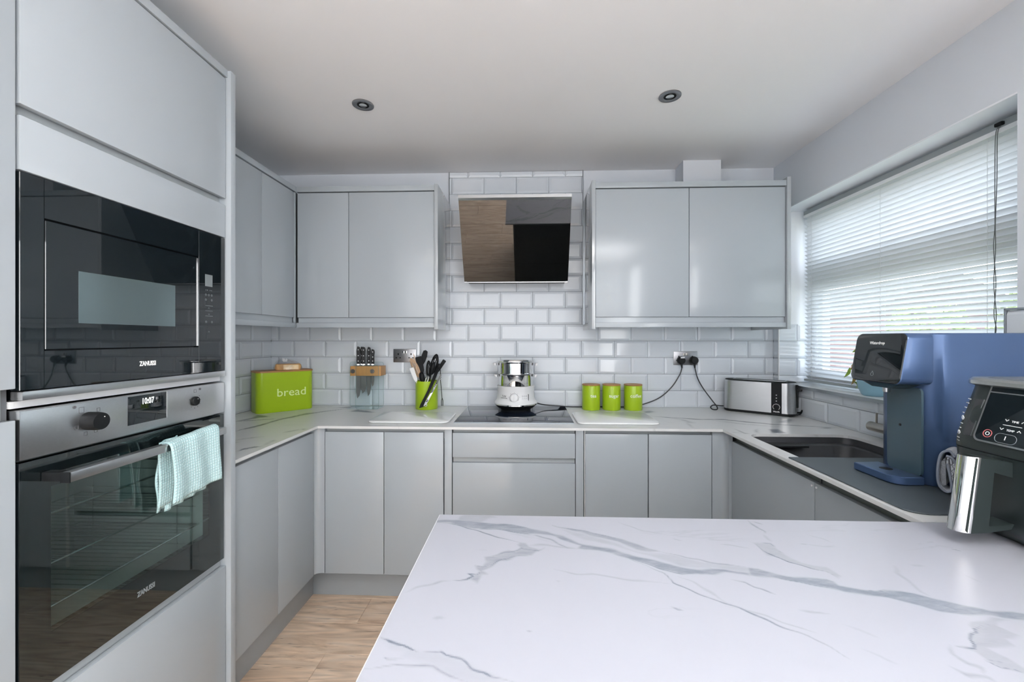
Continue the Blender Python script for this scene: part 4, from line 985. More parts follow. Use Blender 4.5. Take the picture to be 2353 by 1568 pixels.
link('dial_ring', me, M['grey_print'], dl, mtx=frame((SX - .006, fy + .0005, .986), (1, 0, 0), (0, 0, 1)))
bx('water_gauge', SX + .071, SX + .0745, SY - .0826, SY - .0755, .966, 1.005, M['black'], body)
F0 = frame((SX - .064, SY - .0857, .991), (cos(-.64), sin(-.64), 0), (0, 0, 1))
text('lettering', 'Tefal', .016, frame((SX - .064, SY - .0866, .994), (cos(radians(-37)), sin(radians(-37)), 0), (0, 0, 1)), M['grey_print'], body, sx=.95, shear=.2, depth=.0003)
text('small_lettering', 'CONVENIENT SERIES', .0062, frame((SX - .0635, SY - .0866, .983), (cos(radians(-37)), sin(radians(-37)), 0), (0, 0, 1)), M['grey_print'], body, sx=.8, depth=.0003)
bm = B()
for i in range(3):
    for j in range(2):
        a = radians(22 + i * 6.5); x = SX + .1073 * sin(a); y = SY - .1073 * cos(a); z = .979 + j * .016
        lathe(b2 := B(), [(.0042, 0), (.0042, .0005), (.0034, .0005), (.0034, 0)], (0, 0, 0), 12, False, False)
        mt = bpy.data.meshes.new('t'); b2.to_mesh(mt); b2.free(); mt.transform(frame((x, y, z), (cos(a), sin(a), 0), (0, 0, 1))); bm.from_mesh(mt); bpy.data.meshes.remove(mt)
for k in range(9):
    a = radians(k * 40 + 10); cyl(bm, (SX - .006 + .031 * cos(a), fy + .0045, .986 + .031 * sin(a)), (SX - .006 + .031 * cos(a), fy - .0012, .986 + .031 * sin(a)), .0012, 6)
obj('printed_marks', bm, M['grey_print'], body)

# ------------------------------------------------------------ boards on the worktop
def board(x0, x1, y0, y1, lab, r=.04, skew=0.):
    t = thing('worktop_saver', ((x0 + x1) / 2, (y0 + y1) / 2, .9), lab, 'chopping board', 'worktop saver boards')
    bm = B(); L = [(.9005, .004), (.9025, .0), (.9075, .0), (.9095, .0025)]
    loft(bm, [[(x + skew * (y - y0), y, z) for x, y in rrect(x0 + i, x1 - i, y0 + i, y1 - i, r, 6)] for z, i in L]); obj('board', bm, M['dish_stone'], t, smooth=True)
    return t
board(-.795, -.392, 2.025, 2.300, 'white rounded glass worktop board in front of the utensil pot')
board(.242, .640, 2.030, 2.330, 'white rounded glass worktop board in front of the canisters')

# ------------------------------------------------------------ canisters
def canister(x, y, word, lab):
    t = thing('canister', (x, y, .9), lab, 'canister', 'lime green storage canisters')
    bm = B(); lathe(bm, [(.0505, .0004), (.052, .003), (.052, .140), (.0505, .1425)], (x, y, .9), 48); c = obj('body', bm, M['green'], t, smooth=True)
    bm = B(); lathe(bm, [(.049, .1427), (.0525, .1435), (.0525, .148), (.051, .1495)], (x, y, .9), 48); obj('lid', bm, M['cork'], t, smooth=True)
    text('lettering', word, .029, frame((x + .0523 * sin(.13), y - .0523 * cos(.13), .9 + .085), (cos(.13), sin(.13), 0), (0, 0, 1)), M['white_print'], c, wrap=.0523, depth=.0004)
canister(.3715, 2.475, 'tea', 'lime green canister lettered tea, next to the hob')
canister(.4905, 2.475, 'sugar', 'lime green canister lettered sugar, between tea and coffee')
canister(.6165, 2.475, 'coffee', 'lime green canister lettered coffee, nearest the cable')

# ------------------------------------------------------------ bread bin with bread on it
ang = radians(47)
bbn = thing('bread_bin', (-1.482, 2.229, .9), 'lime green metal bread bin with bamboo lid in the left corner', 'bread bin', None, ang)
def LB(name, bm, m, parent=bbn, sm=True): return obj(name, bm, M[m], parent, local=True, smooth=sm)
W_, D_, H_ = .300, .140, .225
bm = B(); rloft(bm, [(.0005, .003, W_ - .003, .003, D_ - .003, .03), (.005, 0, W_, 0, D_, .033), (H_, 0, W_, 0, D_, .033)], 8); bb = LB('body', bm, 'green')
bm = B(); rloft(bm, [(H_ + .0003, -.002, W_ + .002, -.002, D_ + .002, .034), (H_ + .009, -.002, W_ + .002, -.002, D_ + .002, .034)], 8); LB('lid', bm, 'cork')
text('lettering', 'bread', .064, frame((W_ * .595, -.0004, .108), (1, 0, 0), (0, 0, 1)), M['lettering'], bb, local=True, depth=.0004, sx=1.08)
lf = thing('bread_loaf', (-1.482, 2.229, .9), 'half loaf of sliced bread in clear film on top of the bread bin', 'bread', None, ang)
put(lf, Matrix.Translation(wmat(bbn) @ Vector((.100, .040, H_ + .0095))) @ Matrix.Rotation(ang - .35, 4, 'Z'))
bm = B(); rloft(bm, [(.0005, .004, .128, .0, .075, .016), (.010, .0, .134, -.004, .079, .02), (.026, .001, .132, -.003, .078, .018), (.034, .004, .126, .002, .074, .016)], 6)
for v in bm.verts: v.co.x += .002 * sin(v.co.z * 300 + v.co.y * 90); v.co.y += .002 * sin(v.co.x * 110)
obj('crust', bm, M['crust'], lf, local=True, smooth=True)
bm = B(); rloft(bm, [(.004, .044, .122, -.0065, -.004, .001), (.030, .044, .122, -.0055, -.002, .001)], 2); obj('crumb_face', bm, M['crumb'], lf, local=True)
rngb = random.Random(11)
V, F = [], []
N1, N2 = 26, 16
for i in range(N1):
    for j in range(N2):
        a = 2 * pi * i / N1; s = j / (N2 - 1); hh = s
        rx = .074 * (1 - s ** 3 * .75); ry = .046 * (1 - s ** 3 * .7)
        cr_ = 1 + .10 * sin(7 * a + 9 * s) * s + rngb.uniform(-.05, .05) * s
        V.append((.066 + rx * cos(a) * cr_ - .02 * s ** 2, .037 + ry * sin(a) * cr_, .001 + .058 * hh + .007 * sin(5 * a) * s))
for i in range(N1):
    for j in range(N2 - 1):
        i2 = (i + 1) % N1; F.append((i * N2 + j, i2 * N2 + j, i2 * N2 + j + 1, i * N2 + j + 1))
me = bpy.data.meshes.new('film_bag'); me.from_pydata(V, [], F); me.update(); link('film_bag', me, M['bag'], lf, local=True)
bm = B(); 
for k in range(7):
    a = k * .9; tube(bm, [(.050 + .006 * cos(a), .037 + .006 * sin(a), .050), (.048 + .013 * cos(a), .037 + .013 * sin(a), .062 + .006 * sin(3 * a))], .004, 5, 0, (1.6, .5))
obj('film_knot', bm, M['white'], lf, local=True, smooth=True)

# ------------------------------------------------------------ knife block with knives
kb = thing('knife_block', (-.96, 2.48, .9), 'clear acrylic knife stand with bamboo bar against the back wall', 'knife block')
def pane_(x0, x1, y, z0, z1):
    bm = B(); loft(bm, [[(x, y_, z) for x, z in rrect(x0, x1, z0, z1, .012, 5)] for y_ in (y, y + .005)])
    p = obj('acrylic_panel', bm, M['clear'], kb)
    bm = B(); pts = [(x, y, z) for x, z in rrect(x0, x1, z0, z1, .012, 5)]; tube(bm, pts + [pts[0]], .0009, 5); obj('panel_edge', bm, M['acryl_edge'], p)
pane_(-1.090, -.882, 2.522, .9025, 1.172); pane_(-1.014, -.877, 2.425, .9025, 1.160)
bx('base_plate', -1.065, -.880, 2.42, 2.526, .9004, .9022, M['clear'], kb)
bx('bamboo_bar', -1.050, -.866, 2.432, 2.518, 1.096, 1.153, M['bamboo'], kb, .002)
for x in (-1.030, -.914):
    bm = B(); cyl(bm, (x, 2.4245, 1.124), (x, 2.419, 1.124), .0125, 20); obj('screw_cap', bm, M['nickel'], kb)
def knife(x, y, hl, bl, bw, lab, lean=0.):
    t = thing('kitchen_knife', (x, y, 1.155), lab, 'knife', 'black handled knives in the block')
    m_ = Matrix.Translation((x, y, 1.155)) @ Matrix.Rotation(lean, 4, 'Y')
    # blade lies in the x-z plane, a little edge-on
    R_ = Matrix.Rotation(radians(25), 4, 'Z')
    prof = [(-bw / 2, .0), (bw / 2, 0), (bw / 2, -bl * .72), (bw * .25, -bl * .92), (-bw * .25, -bl), (-bw / 2, -bl * .8)]
    bm = B(); prism(bm, [(a, -.0008, z_) for a, z_ in prof], (0, .0016, 0)); obj('blade', bm, M['blade'], t, mtx=m_ @ R_)
    bm = B(); P_ = [(-.009, .010), (-.011, .03), (-.0095, .06), (-.011, hl * .75), (-.006, hl), (.008, hl - .005), (.011, hl * .82), (.0085, .06), (.009, .03), (.009, .010)]
    prism(bm, [(a, -.0075, z_) for a, z_ in P_], (0, .015, 0)); bmesh.ops.bevel(bm, geom=list(bm.edges), offset=.002, segments=2, affect='EDGES')
    h = obj('handle', bm, M['black'], t, mtx=m_ @ R_, smooth=True)
    bx_ = B(); box(bx_, -.008, .008, -.006, .006, .0005, .0105, .002); obj('bolster', bx_, M['chrome'], t, mtx=m_ @ R_, smooth=True)
    for z_ in (.028, hl * .52, hl * .82):
        b2 = B(); cyl(b2, (-.0015, -.0085, z_), (-.0015, -.0065, z_), .0026, 10); obj('rivet', b2, M['white'], h, mtx=m_ @ R_)
knife(-1.008, 2.45, .116, .195, .026, 'black handled knife at the left end of the block')
knife(-.996, 2.475, .114, .150, .024, 'black handled knife half hidden behind the leftmost one')
knife(-.976, 2.45, .114, .165, .030, 'black handled knife with wide blade, centre of the block')
knife(-.954, 2.475, .113, .185, .022, 'black handled knife right behind the wide-bladed one')
knife(-.923, 2.455, .100, .125, .016, 'smallest knife with three rivets, standing apart on the right of the block')

# ------------------------------------------------------------ utensil pot and utensils
PX, PY = -.603, 2.470
up = thing('utensil_pot', (PX, PY, .9), 'lime green utensil pot crowded with cooking tools', 'utensil pot')
bm = B(); lathe(bm, [(.064, .0004), (.0655, .003), (.0655, .166), (.0635, .166), (.0635, .006), (.001, .006)], (PX, PY, .9), 48, True, True); obj('body', bm, M['green'], up, smooth=True)
def at(u, v, Y):   # point of the plane y = Y seen at (u, v) of the photograph
    r = (u - 1176.5) / 960; x = r * cos(YAW) - sin(YAW); y = cos(YAW) + r * sin(YAW)
    t = Y / y; return Vector((x * t, Y, 1.315 + (779 - v) / 960 * t))
def utensil(name, lab, foot, neck, tip, hw, m, kind='blade', shaft_m=None, sr=.0035):
    foot, neck, tip = Vector(foot), Vector(neck), Vector(tip)
    t = thing(name, foot, lab, 'utensil', 'cooking tools in the green pot')
    bm = B(); tube(bm, [foot, foot.lerp(neck, .5), neck], sr, 8); obj('shaft', bm, M[shaft_m or m], t, smooth=True)
    ax = (tip - neck); L = ax.length; ax.normalize(); wd = ax.cross(Vector((0, 1, 0))).normalized(); th = Vector((0, .0016, 0))
    F_ = Matrix((wd, Vector((0, 1, 0)), ax)).transposed().to_4x4(); F_.translation = neck
    bm = B()
    if kind == 'blade': out = [(-.006, 0), (-hw * .8, L * .25), (-hw, L * .6), (-hw * .75, L * .93), (0, L), (hw * .75, L * .93), (hw, L * .6), (hw * .8, L * .25), (.006, 0)]
    elif kind == 'square': out = [(-.006, 0), (-hw * .85, L * .2), (-hw, L * .93), (-hw * .85, L), (hw * .85, L), (hw, L * .93), (hw * .85, L * .2), (.006, 0)]
    else: out = None
    if out:
        loft(bm, [[(a, y_, z_) for a, z_ in out] for y_ in (-.0016, .0016)])
        h = obj('head', bm, M[m], t, mtx=F_)
    else:
        n = 22
        ov_ = [(hw * sin(2 * pi * i / n), L / 2 - L / 2 * cos(2 * pi * i / n)) for i in range(n)]
        if kind == 'slotted':
            # an oval bowl pierced by three slots
            co = [Vector(p) for p in ov_]; ed = [(i, (i + 1) % n) for i in range(n)]; holes = []
            for s in (-.45, 0, .45):
                hx = s * hw; hl = L * (.28 if s == 0 else .20); hole = [(hx - hw * .11, L / 2 - hl), (hx + hw * .11, L / 2 - hl), (hx + hw * .11, L / 2 + hl), (hx - hw * .11, L / 2 + hl)]
                holes.append(hole); k = len(co); co += [Vector(p) for p in hole]; ed += [(k + i, k + (i + 1) % 4) for i in range(4)]
            V_, _, F__, _, _, _ = geometry.delaunay_2d_cdt(co, ed, [], 1, 1e-6)
            F2 = []
            for f in F__:
                c = sum((V_[i] for i in f), Vector((0, 0))) / len(f)
                if not any(min(p[0] for p in h_) < c.x < max(p[0] for p in h_) and min(p[1] for p in h_) < c.y < max(p[1] for p in h_) for h_ in holes): F2.append(f)
            me = bpy.data.meshes.new('head'); me.from_pydata([(v.x, .010 - .012 * (1 - (v.x / hw) ** 2) * 1.0, v.y) for v in V_], [], F2); me.update()
            h = link('head', me, M[m], t, mtx=F_); sdf = h.modifiers.new('thickness', 'SOLIDIFY'); sdf.thickness = .003
        elif kind == 'spoon':
            rings = []
            for k, (s, d) in enumerate(((1, 0), (.8, -.006), (.5, -.010), (.15, -.012))):
                rings.append([(a * s, d, L / 2 + (z_ - L / 2) * s) for a, z_ in ov_])
            loft(bm, rings, False, True); h = obj('head', bm, M[m], t, mtx=F_, smooth=True); sdf = h.modifiers.new('thickness', 'SOLIDIFY'); sdf.thickness = .002
        elif kind == 'ring':
            pts = [(a, 0, z_) for a, z_ in ov_]; tube(bm, pts + [pts[0]], .004, 6); h = obj('head', bm, M[m], t, mtx=F_, smooth=True)
        elif kind == 'whisk':
            for k in range(5):
                a0 = pi * k / 5; tube(bm, [(hw * sin(2 * pi * i / n) * cos(a0), hw * sin(2 * pi * i / n) * sin(a0), L / 2 - L / 2 * cos(2 * pi * i / n)) for i in range(n + 1)], .0012, 5)
            h = obj('head', bm, M[m], t, mtx=F_, smooth=True)
    return t
b0 = Vector((PX, PY, .908))
wt = utensil('wooden_turner', 'pale wooden slotted turner leaning out to the left of the pot', b0 + Vector((.02, .0, 0)), at(964, 868, 2.46), at(943, 824, 2.45), .020, 'woodspoon', 'slotted', sr=.005)
utensil('wooden_fork', 'slim light wooden stick rising beside the wooden turner', b0 + Vector((.03, .01, 0)), at(958, 850, 2.44), at(950, 813, 2.44), .0025, 'woodspoon', 'blade', sr=.003)
utensil('white_spatula', 'white rubber spatula head drooping over the left rim', b0 + Vector((.01, -.02, 0)), at(957, 877, 2.43), at(945, 846, 2.42), .013, 'white', 'square', sr=.005)
utensil('black_turner', 'tall black turner with pointed head, highest in the pot', b0 + Vector((-.01, .02, 0)), at(970, 838, 2.49), at(979, 805, 2.50), .017, 'black', 'blade')
utensil('black_spatula', 'broad black spatula left of the tall turner', b0 + Vector((.0, .02, 0)), at(970, 860, 2.47), at(962, 820, 2.48), .020, 'black', 'square')
utensil('black_ladle', 'black deep spoon low at the front of the pot', b0 + Vector((.01, -.01, 0)), at(972, 880, 2.42), at(967, 855, 2.42), .017, 'black', 'spoon')
utensil('slotted_spoon', 'large black slotted spoon rising on the right of the pot', b0 + Vector((-.02, .0, 0)), at(990, 862, 2.45), at(1004, 814, 2.46), .023, 'black', 'slotted')
utensil('slotted_spoon', 'smaller black slotted spoon in front of the large one', b0 + Vector((-.01, -.01, 0)), at(984, 868, 2.44), at(985, 829, 2.44), .017, 'black', 'slotted')
utensil('black_spoon', 'black solid spoon between the two slotted ones', b0 + Vector((-.015, -.01, 0)), at(990, 862, 2.43), at(998, 832, 2.43), .014, 'black', 'spoon')
utensil('fish_slice', 'black fish slice pointing out beyond the right rim', b0 + Vector((-.04, .01, 0)), at(1002, 858, 2.46), at(1022, 828, 2.46), .011, 'black', 'square')
utensil('metal_whisk', 'small shiny wire whisk at the centre of the pot rim', b0 + Vector((.0, -.02, 0)), at(978, 884, 2.42), at(983, 864, 2.42), .012, 'chrome', 'whisk')
tg = thing('black_tongs', at(968, 938, 2.392), 'long black tongs leaning diagonally against the front of the green pot', 'utensil')
bm = B(); sweep_rect(bm, catmull([at(968, 937, 2.385), at(973, 923, 2.385), at(987, 895, 2.385), at(998, 868, 2.40), at(1008, 842, 2.43)], 4), [.021 + .004 * (1 if i < 4 else 0) for i in range(17)], .008, (1, 0, .35)); obj('arm', bm, M['black'], tg)
bm = B(); cyl(bm, at(1007, 846, 2.42), at(1010, 837, 2.43), .0085, 12); obj('end_cap', bm, M['black'], tg, smooth=True)
gr = thing('metal_grater', at(975, 935, 2.380), 'slim perforated steel grater leaning beside the black tongs', 'utensil')
bm = B(); pts = [at(976, 932, 2.378), at(981, 923, 2.378), at(992, 903, 2.378), at(1003, 882, 2.385), at(1013, 862, 2.41)]
sweep_rect(bm, pts, [.018, .024, .017, .017, .014], .003, (1, 0, .5)); g_ = obj('strip', bm, M['chrome'], gr)
bm = B()
for i in range(14):
    p = pts[1].lerp(pts[3], i / 13) if i < 14 else pts[3]; p = p + Vector((0, -.0024, 0)); box(bm, p.x - .005, p.x + .005, p.y, p.y + .0006, p.z - .0020, p.z + .0020)
obj('perforation', bm, M['black'], g_)
bm = B(); c = at(978, 931, 2.374); lathe(bm, [(.009, 0), (.009, .002), (.0065, .002), (.0065, 0)], (0, 0, 0), 16, False, False, ); me = bpy.data.meshes.new('hanging_loop'); bm.to_mesh(me); bm.free(); link('hanging_loop', me, M['chrome'], gr, mtx=frame(c, (1, 0, 0), (0, 0, 1)))
hk = thing('hanging_fork', at(1013, 862, 2.45), 'thin black fork hanging down on the right outside the green pot', 'utensil')
bm = B(); tube(bm, [at(1009, 848, 2.45), at(1012, 852, 2.45), at(1012, 870, 2.45), at(1014, 895, 2.45), at(1016, 918, 2.45)], .0022, 6, 5); obj('shaft', bm, M['black'], hk, smooth=True)
bm = B()
for dx in (-1.6, 1.6): tube(bm, [at(1016, 915, 2.45), at(1016 + dx, 922, 2.45), at(1016 + dx, 933, 2.45)], .0022, 6, 4)
obj('prongs', bm, M['black'], hk, smooth=True)
bm = B(); 
for k in range(5): lathe(bm, [(.004, 0), (.0045, .003), (.003, .005)], tuple(at(1009 + k * 1.2, 873 - (k % 3) * 5, 2.43)), 8)
obj('metal_ring', bm, M['chrome'], hk, smooth=True)

# ------------------------------------------------------------ toaster
ta = radians(-39)
to = thing('toaster', (1.300, 2.402, .9), 'long brushed steel toaster with a black control strip in the right corner', 'toaster', None, ta)
def LT_(name, bm, m, par=None, sm=True): return obj(name, bm, M[m], par or to, local=True, smooth=sm)
hx, hy, HT = .178, .056, .180
bm = B(); rloft(bm, [(.0005, -hx + .006, hx - .006, -hy + .006, hy - .006, .045), (.004, -hx, hx, -hy, hy, .05), (.014, -hx, hx, -hy, hy, .05)], 8); LT_('base', bm, 'black')
bm = B(); rloft(bm, [(.0142, -hx + .001, hx - .001, -hy + .001, hy - .001, .05), (HT - .004, -hx + .002, hx - .002, -hy + .002, hy - .002, .05), (HT, -hx + .006, hx - .006, -hy + .006, hy - .006, .046)], 8); LT_('shell', bm, 'steel')
bm = B(); rloft(bm, [(HT + .0002, -hx + .004, hx - .004, -hy + .004, hy - .004, .048), (HT + .004, -hx + .008, hx - .008, -hy + .008, hy - .008, .044)], 8); LT_('top', bm, 'black')
bm = B(); rloft(bm, [(HT + .0042, -hx + .05, hx - .05, -hy + .02, hy - .02, .006), (HT + .006, -hx + .05, hx - .05, -hy + .02, hy - .02, .006)], 4); LT_('slot_frame', bm, 'steel')
bm = B(); 
for y in (-.014, .014): box(bm, -hx + .055, hx - .055, y - .007, y + .007, HT + .0061, HT + .0065)
LT_('toast_slot', bm, 'dark_gap', sm=False)
bm = B(); box(bm, .068, .116, -hy - .0015, -hy + .002, .006, HT - .002, .0005, 1); cs = LT_('control_strip', bm, 'black')
def mk(bm, m_, f_): 
    mt = bpy.data.meshes.new('t'); bm.to_mesh(mt); bm.free(); mt.transform(f_); return mt
bm = B(); n = 26
pts = [(.092 + .016 * cos(radians(-50 + 280 * i / n)), -hy - .0022, .048 + .016 * sin(radians(-50 + 280 * i / n))) for i in range(n + 1)]
tube(bm, pts, .0011, 6); obj('browning_scale', bm, M['white_print'], cs, local=True)
bm = B(); cyl(bm, (.092, -hy - .0015, .048), (.092, -hy - .009, .048), .0125, 22); obj('browning_dial', bm, M['black'], cs, local=True, smooth=True)
bm = B()
for z in (.112, .096, .080): box(bm, .0895, .0945, -hy - .0022, -hy - .0014, z - .002, z + .002)
obj('printed_marks', bm, M['white_print'], cs, local=True)
text('lettering', 'Wamife', .0095, frame((.092, -hy - .0015, .0225), (1, 0, 0), (0, 0, 1)), M['white_print'], cs, local=True, depth=.0003, bold=.0004)
bm = B(); box(bm, hx - .003, hx + .005, -.012, .012, .045, HT - .012, .002, 1); LT_('lever_slot', bm, 'black')
bm = B(); box(bm, hx + .002, hx + .022, -.012, .012, HT - .045, HT - .032, .003, 2); LT_('lever', bm, 'black')
bm = B(); tube(bm, [(hx * .9, .03, .012), (hx + .012, .02, .02), (hx + .022, -.005, .035), (hx + .018, -.03, .02), (hx - .01, -.045, .006), (hx - .03, -.055, .004)], .0034, 8, 6); LT_('cable', bm, 'black')

# ------------------------------------------------------------ sink, tap, plant
sk = thing('sink', (1.17, 1.64, .70), 'graphite grey undermounted sink bowl beside the window', 'sink')
bm = B(); x0, x1, y0, y1 = .946, 1.392, 1.411, 1.866
rings = []
for z, i, r in ((.887, -.012, .07), (.887, .0, .06), (.862, .004, .06), (.862, .030, .05), (.858, .034, .05), (.72, .045, .055), (.705, .065, .05), (.703, .12, .04)):
    rings.append([(x, y, z) for x, y in rrect(x0 + i, x1 - i, y0 + i, y1 - i, r, 8)])
loft(bm, rings, False, True); bowl = obj('bowl', bm, M['graphite'], sk, smooth=True, angle=50); sdf = bowl.modifiers.new('thickness', 'SOLIDIFY'); sdf.thickness = .004; sdf.offset = -1
bm = B(); lathe(bm, [(.045, 0), (.045, .003), (.03, .004), (.001, .002)], (1.17, 1.64, .7035), 28, False, True); obj('drain', bm, M['nickel'], sk, smooth=True)
rk = thing('sink_rest', (1.12, 1.8, .866), 'small black rest bridging the far ledge of the sink', 'sink rack')
bx('bar', 1.00, 1.165, 1.775, 1.835, .8625, .8705, M['black'], rk, .003)
bx('steel_tab', .985, 1.0, 1.785, 1.825, .8635, .8665, M['steel'], rk, .001)

TX, TY = 1.425, 1.68
tp = thing('kitchen_tap', (TX, TY, .9), 'brushed nickel mixer tap behind the water dispenser', 'tap')
bm = B(); lathe(bm, [(.027, .0003), (.027, .006), (.022, .010), (.0215, .105), (.017, .112), (.0155, .16)], (TX, TY, .9), 28); obj('body', bm, M['nickel'], tp, smooth=True)
bm = B(); tube(bm, [(TX, TY, 1.05), (TX, TY, 1.16), (TX - .01, TY, 1.205), (TX - .04, TY, 1.225), (TX - .07, TY, 1.205), (TX - .078, TY, 1.17), (TX - .08, TY, 1.14)], .012, 14, 6); obj('spout', bm, M['nickel'], tp, smooth=True)
bm = B(); tube(bm, [(TX, TY + .015, .953), (TX, TY + .10, .953), (TX, TY + .110, .953), (TX, TY + .1155, .953)], .0185, 20); lv = obj('lever_barrel', bm, M['nickel'], tp, smooth=True)
for v in []: pass
bm = B(); tube(bm, [(TX + .0, TY + .085, .965), (TX + .0, TY + .083, 1.012)], .004, 10); obj('lever', bm, M['nickel'], lv, smooth=True)

PPX, PPY = 1.520, 1.895
pl = thing('potted_plant', (PPX, PPY, WZ0 + .012), 'wilting trailing plant in a pale blue pot on the windowsill', 'plant')
bm = B(); zs = WZ0 + .0123
lathe(bm, [(.036, 0), (.044, .006), (.056, .035), (.060, .065), (.057, .092), (.053, .104), (.049, .104), (.051, .090), (.001, .088)], (PPX, PPY, zs), 36); obj('pot', bm, M['potblue'], pl, smooth=True)
rl = random.Random(2)
def leaf(base, tip, wdt, m, bend=.02):
    b_, t_ = Vector(base), Vector(tip); ax = (t_ - b_); sd = ax.cross(Vector((1, .2, .3))).normalized(); up_ = sd.cross(ax).normalized(); n = 8; bm = B(); rows = []
    for i in range(n + 1):
        s = i / n; c = b_ + ax * s + up_ * bend * sin(pi * s); w_ = wdt * (sin(pi * min(1, s * 1.02 + .02)) ** .8) * (1 - .35 * s) + .0006
        rows.append([bm.verts.new(c - sd * w_ + up_ * w_ * .35), bm.verts.new(c), bm.verts.new(c + sd * w_ + up_ * w_ * .35)])
    for a, b2 in zip(rows[:-1], rows[1:]):
        for k in (0, 1): bm.faces.new((a[k], a[k + 1], b2[k + 1], b2[k]))
    me = bpy.data.meshes.new('leaf'); bm.to_mesh(me); bm.free(); me.polygons.foreach_set('use_smooth', [True] * len(me.polygons)); link('leaf', me, M[m], pl)
top = Vector((PPX, PPY, zs + .09))
def stem(*p):
    bm = B(); tube(bm, p, .0016, 5, 6); obj('stem', bm, M['leaf_brown'], pl)
def wp(u, v, Y): return at(u, v, Y)
stem(top, wp(1978, 800, 1.93), wp(1964, 808, 1.97)); stem(top, wp(1975, 845, 1.95), wp(1960, 838, 1.99), wp(1957, 845, 2.0)); stem(top, wp(1966, 860, 1.95), wp(1962, 880, 1.94))
leaf(wp(1973, 802, 1.95), wp(1958, 810, 1.99), .012, 'leaf', .012)
leaf(wp(1966, 812, 1.97), wp(1955, 842, 1.99), .009, 'leaf_brown'); leaf(wp(1962, 832, 1.98), wp(1950, 852, 2.0), .010, 'leaf_brown'); leaf(wp(1953, 845, 1.99), wp(1939, 868, 2.0), .009, 'leaf', .008)
leaf(wp(1964, 838, 1.97), wp(1962, 856, 1.97), .009, 'leaf_brown'); leaf(wp(1960, 855, 1.96), wp(1956, 885, 1.96), .010, 'leaf_brown', .01); leaf(wp(1958, 876, 1.95), wp(1965, 894, 1.94), .009, 'leaf')
for k in range(7):
    a = k * .9 + .4; leaf(top + Vector((.01 * cos(a), .01 * sin(a), 0)), top + Vector((.045 * cos(a), .055 * sin(a), .05 + .03 * (k % 3))), .016, 'leaf', .015)

# ------------------------------------------------------------ drying mat, water dispenser, cloth, air fryer
mt = thing('drying_mat', (1.15, 1.25, .9), 'slate grey silicone drying mat partly covering the sink', 'mat')
bm = B(); oz = []
def mat_outline(i):
    P_ = [(.905 + i, 1.488 - i), (1.395 - i, 1.488 - i), (1.395 - i, 1.016 + i)]
    c = (.905 + i + .05, 1.016 + i + .035)
    P_ += [(c[0] - .05 * sin(a), c[1] - .035 * cos(a)) for a in [k * pi / 2 / 6 for k in range(7)]]
    return P_
loft(bm, [[(x, y, z) for x, y in mat_outline(i)] for z, i in ((.9004, .001), (.9030, 0), (.9045, .0015))]); obj('sheet', bm, M['matrubber'], mt)

wdp = thing('water_dispenser', (1.25, 1.28, .9045), 'metallic blue countertop water dispenser with black glass control head', 'water dispenser')
DX0, DX1, DY0, DY1, DZ = 1.100, 1.445, 1.185, 1.372, 1.331
bm = B(); R_ = .055
# plan outline: long body with rounded corners, its front hollowed behind the glass
L_ = [(.905, .004), (.910, 0), (DZ - .004, 0), (DZ, .004)]
loft(bm, [[(x, y, z) for x, y in rrect(DX0 + i, DX1 - i, DY0 + i, DY1 - i, R_, 8)] for z, i in L_]); wb = obj('body', bm, M['blue'], wdp, smooth=True, angle=50)
bm = B(); loft(bm, [[(x, DY0 + .032 + d0, z) for x, z in ()] for d0 in ()], False, False) if False else None
bm = B(); loft(bm, [[(x_, y, z) for y, z in rrect(DY0 + .024, DY1 - .052, .928, 1.176, .014, 5)] for x_ in (DX0 - .0025, DX0 + .004)]); obj('front_panel', bm, M['bluedark'], wb, smooth=True)
bm = B(); cyl(bm, (DX0 - .0026, DY0 + .090, 1.062), (DX0 - .0034, DY0 + .090, 1.062), .004, 14); obj('sensor', bm, M['black'], wb)
bm = B(); HZ0, HZ1 = 1.187, DZ
def head_ring(x_top, x_bot, yi0, yi1, inset):
    # section in y-z, sheared so that the face leans back at its top
    return [(x_bot + (x_top - x_bot) * (z - HZ0) / (HZ1 - HZ0), y, z) for y, z in rrect(yi0 + inset, yi1 - inset, HZ0 + inset, HZ1 - inset, .018, 7)]
loft(bm, [head_ring(1.048, 1.024, 1.190, 1.368, .0015), head_ring(1.050, 1.026, 1.190, 1.368, 0), head_ring(1.112, 1.112, 1.190, 1.368, 0)]); wh = obj('head', bm, M['blue'], wdp, smooth=True, angle=40)
bm = B(); loft(bm, [head_ring(1.0455, 1.0215, 1.190, 1.368, .0030), head_ring(1.0475, 1.0235, 1.190, 1.368, .0010)]); wg = obj('glass_face', bm, M['blackglass'], wh, smooth=True, angle=40)
fx = Vector((1.0455 - 1.0215, 0, HZ1 - HZ0)).normalized()
def fp(y, z): return Vector((1.0213 + (1.0455 - 1.0215) * (z - HZ0) / (HZ1 - HZ0), y, z))
text('lettering', 'Waterdrop', .0125, frame(fp(1.286, 1.3025), (0, -1, 0), fx), M['white_print'], wg, sx=.92, bold=.00012, depth=.0003)
bm = B(); c = fp(1.285, 1.210)
n = 20; pts = []
for i in range(n + 1):
    a = 2 * pi * i / n; rr = .0048; zz = -cos(a) * rr; yy = sin(a) * rr * (1 if zz < 0 else max(.0, 1 - zz / rr * .75)); zz = zz * (1 if zz < 0 else 1.9)
    pts.append(c + Vector((-.0003, yy, 0)) + fx * zz)
tube(bm, pts, .0006, 5); obj('drop_icon', bm, M['faint_print'], wg)
bm = B(); rloft(bm, [(1.172, 1.045, 1.10, 1.235, 1.325, .02), (1.1868, 1.035, 1.11, 1.205, 1.355, .025)], 6); nz_ = obj('nozzle_plate', bm, M['bluedark'], wdp, smooth=True)
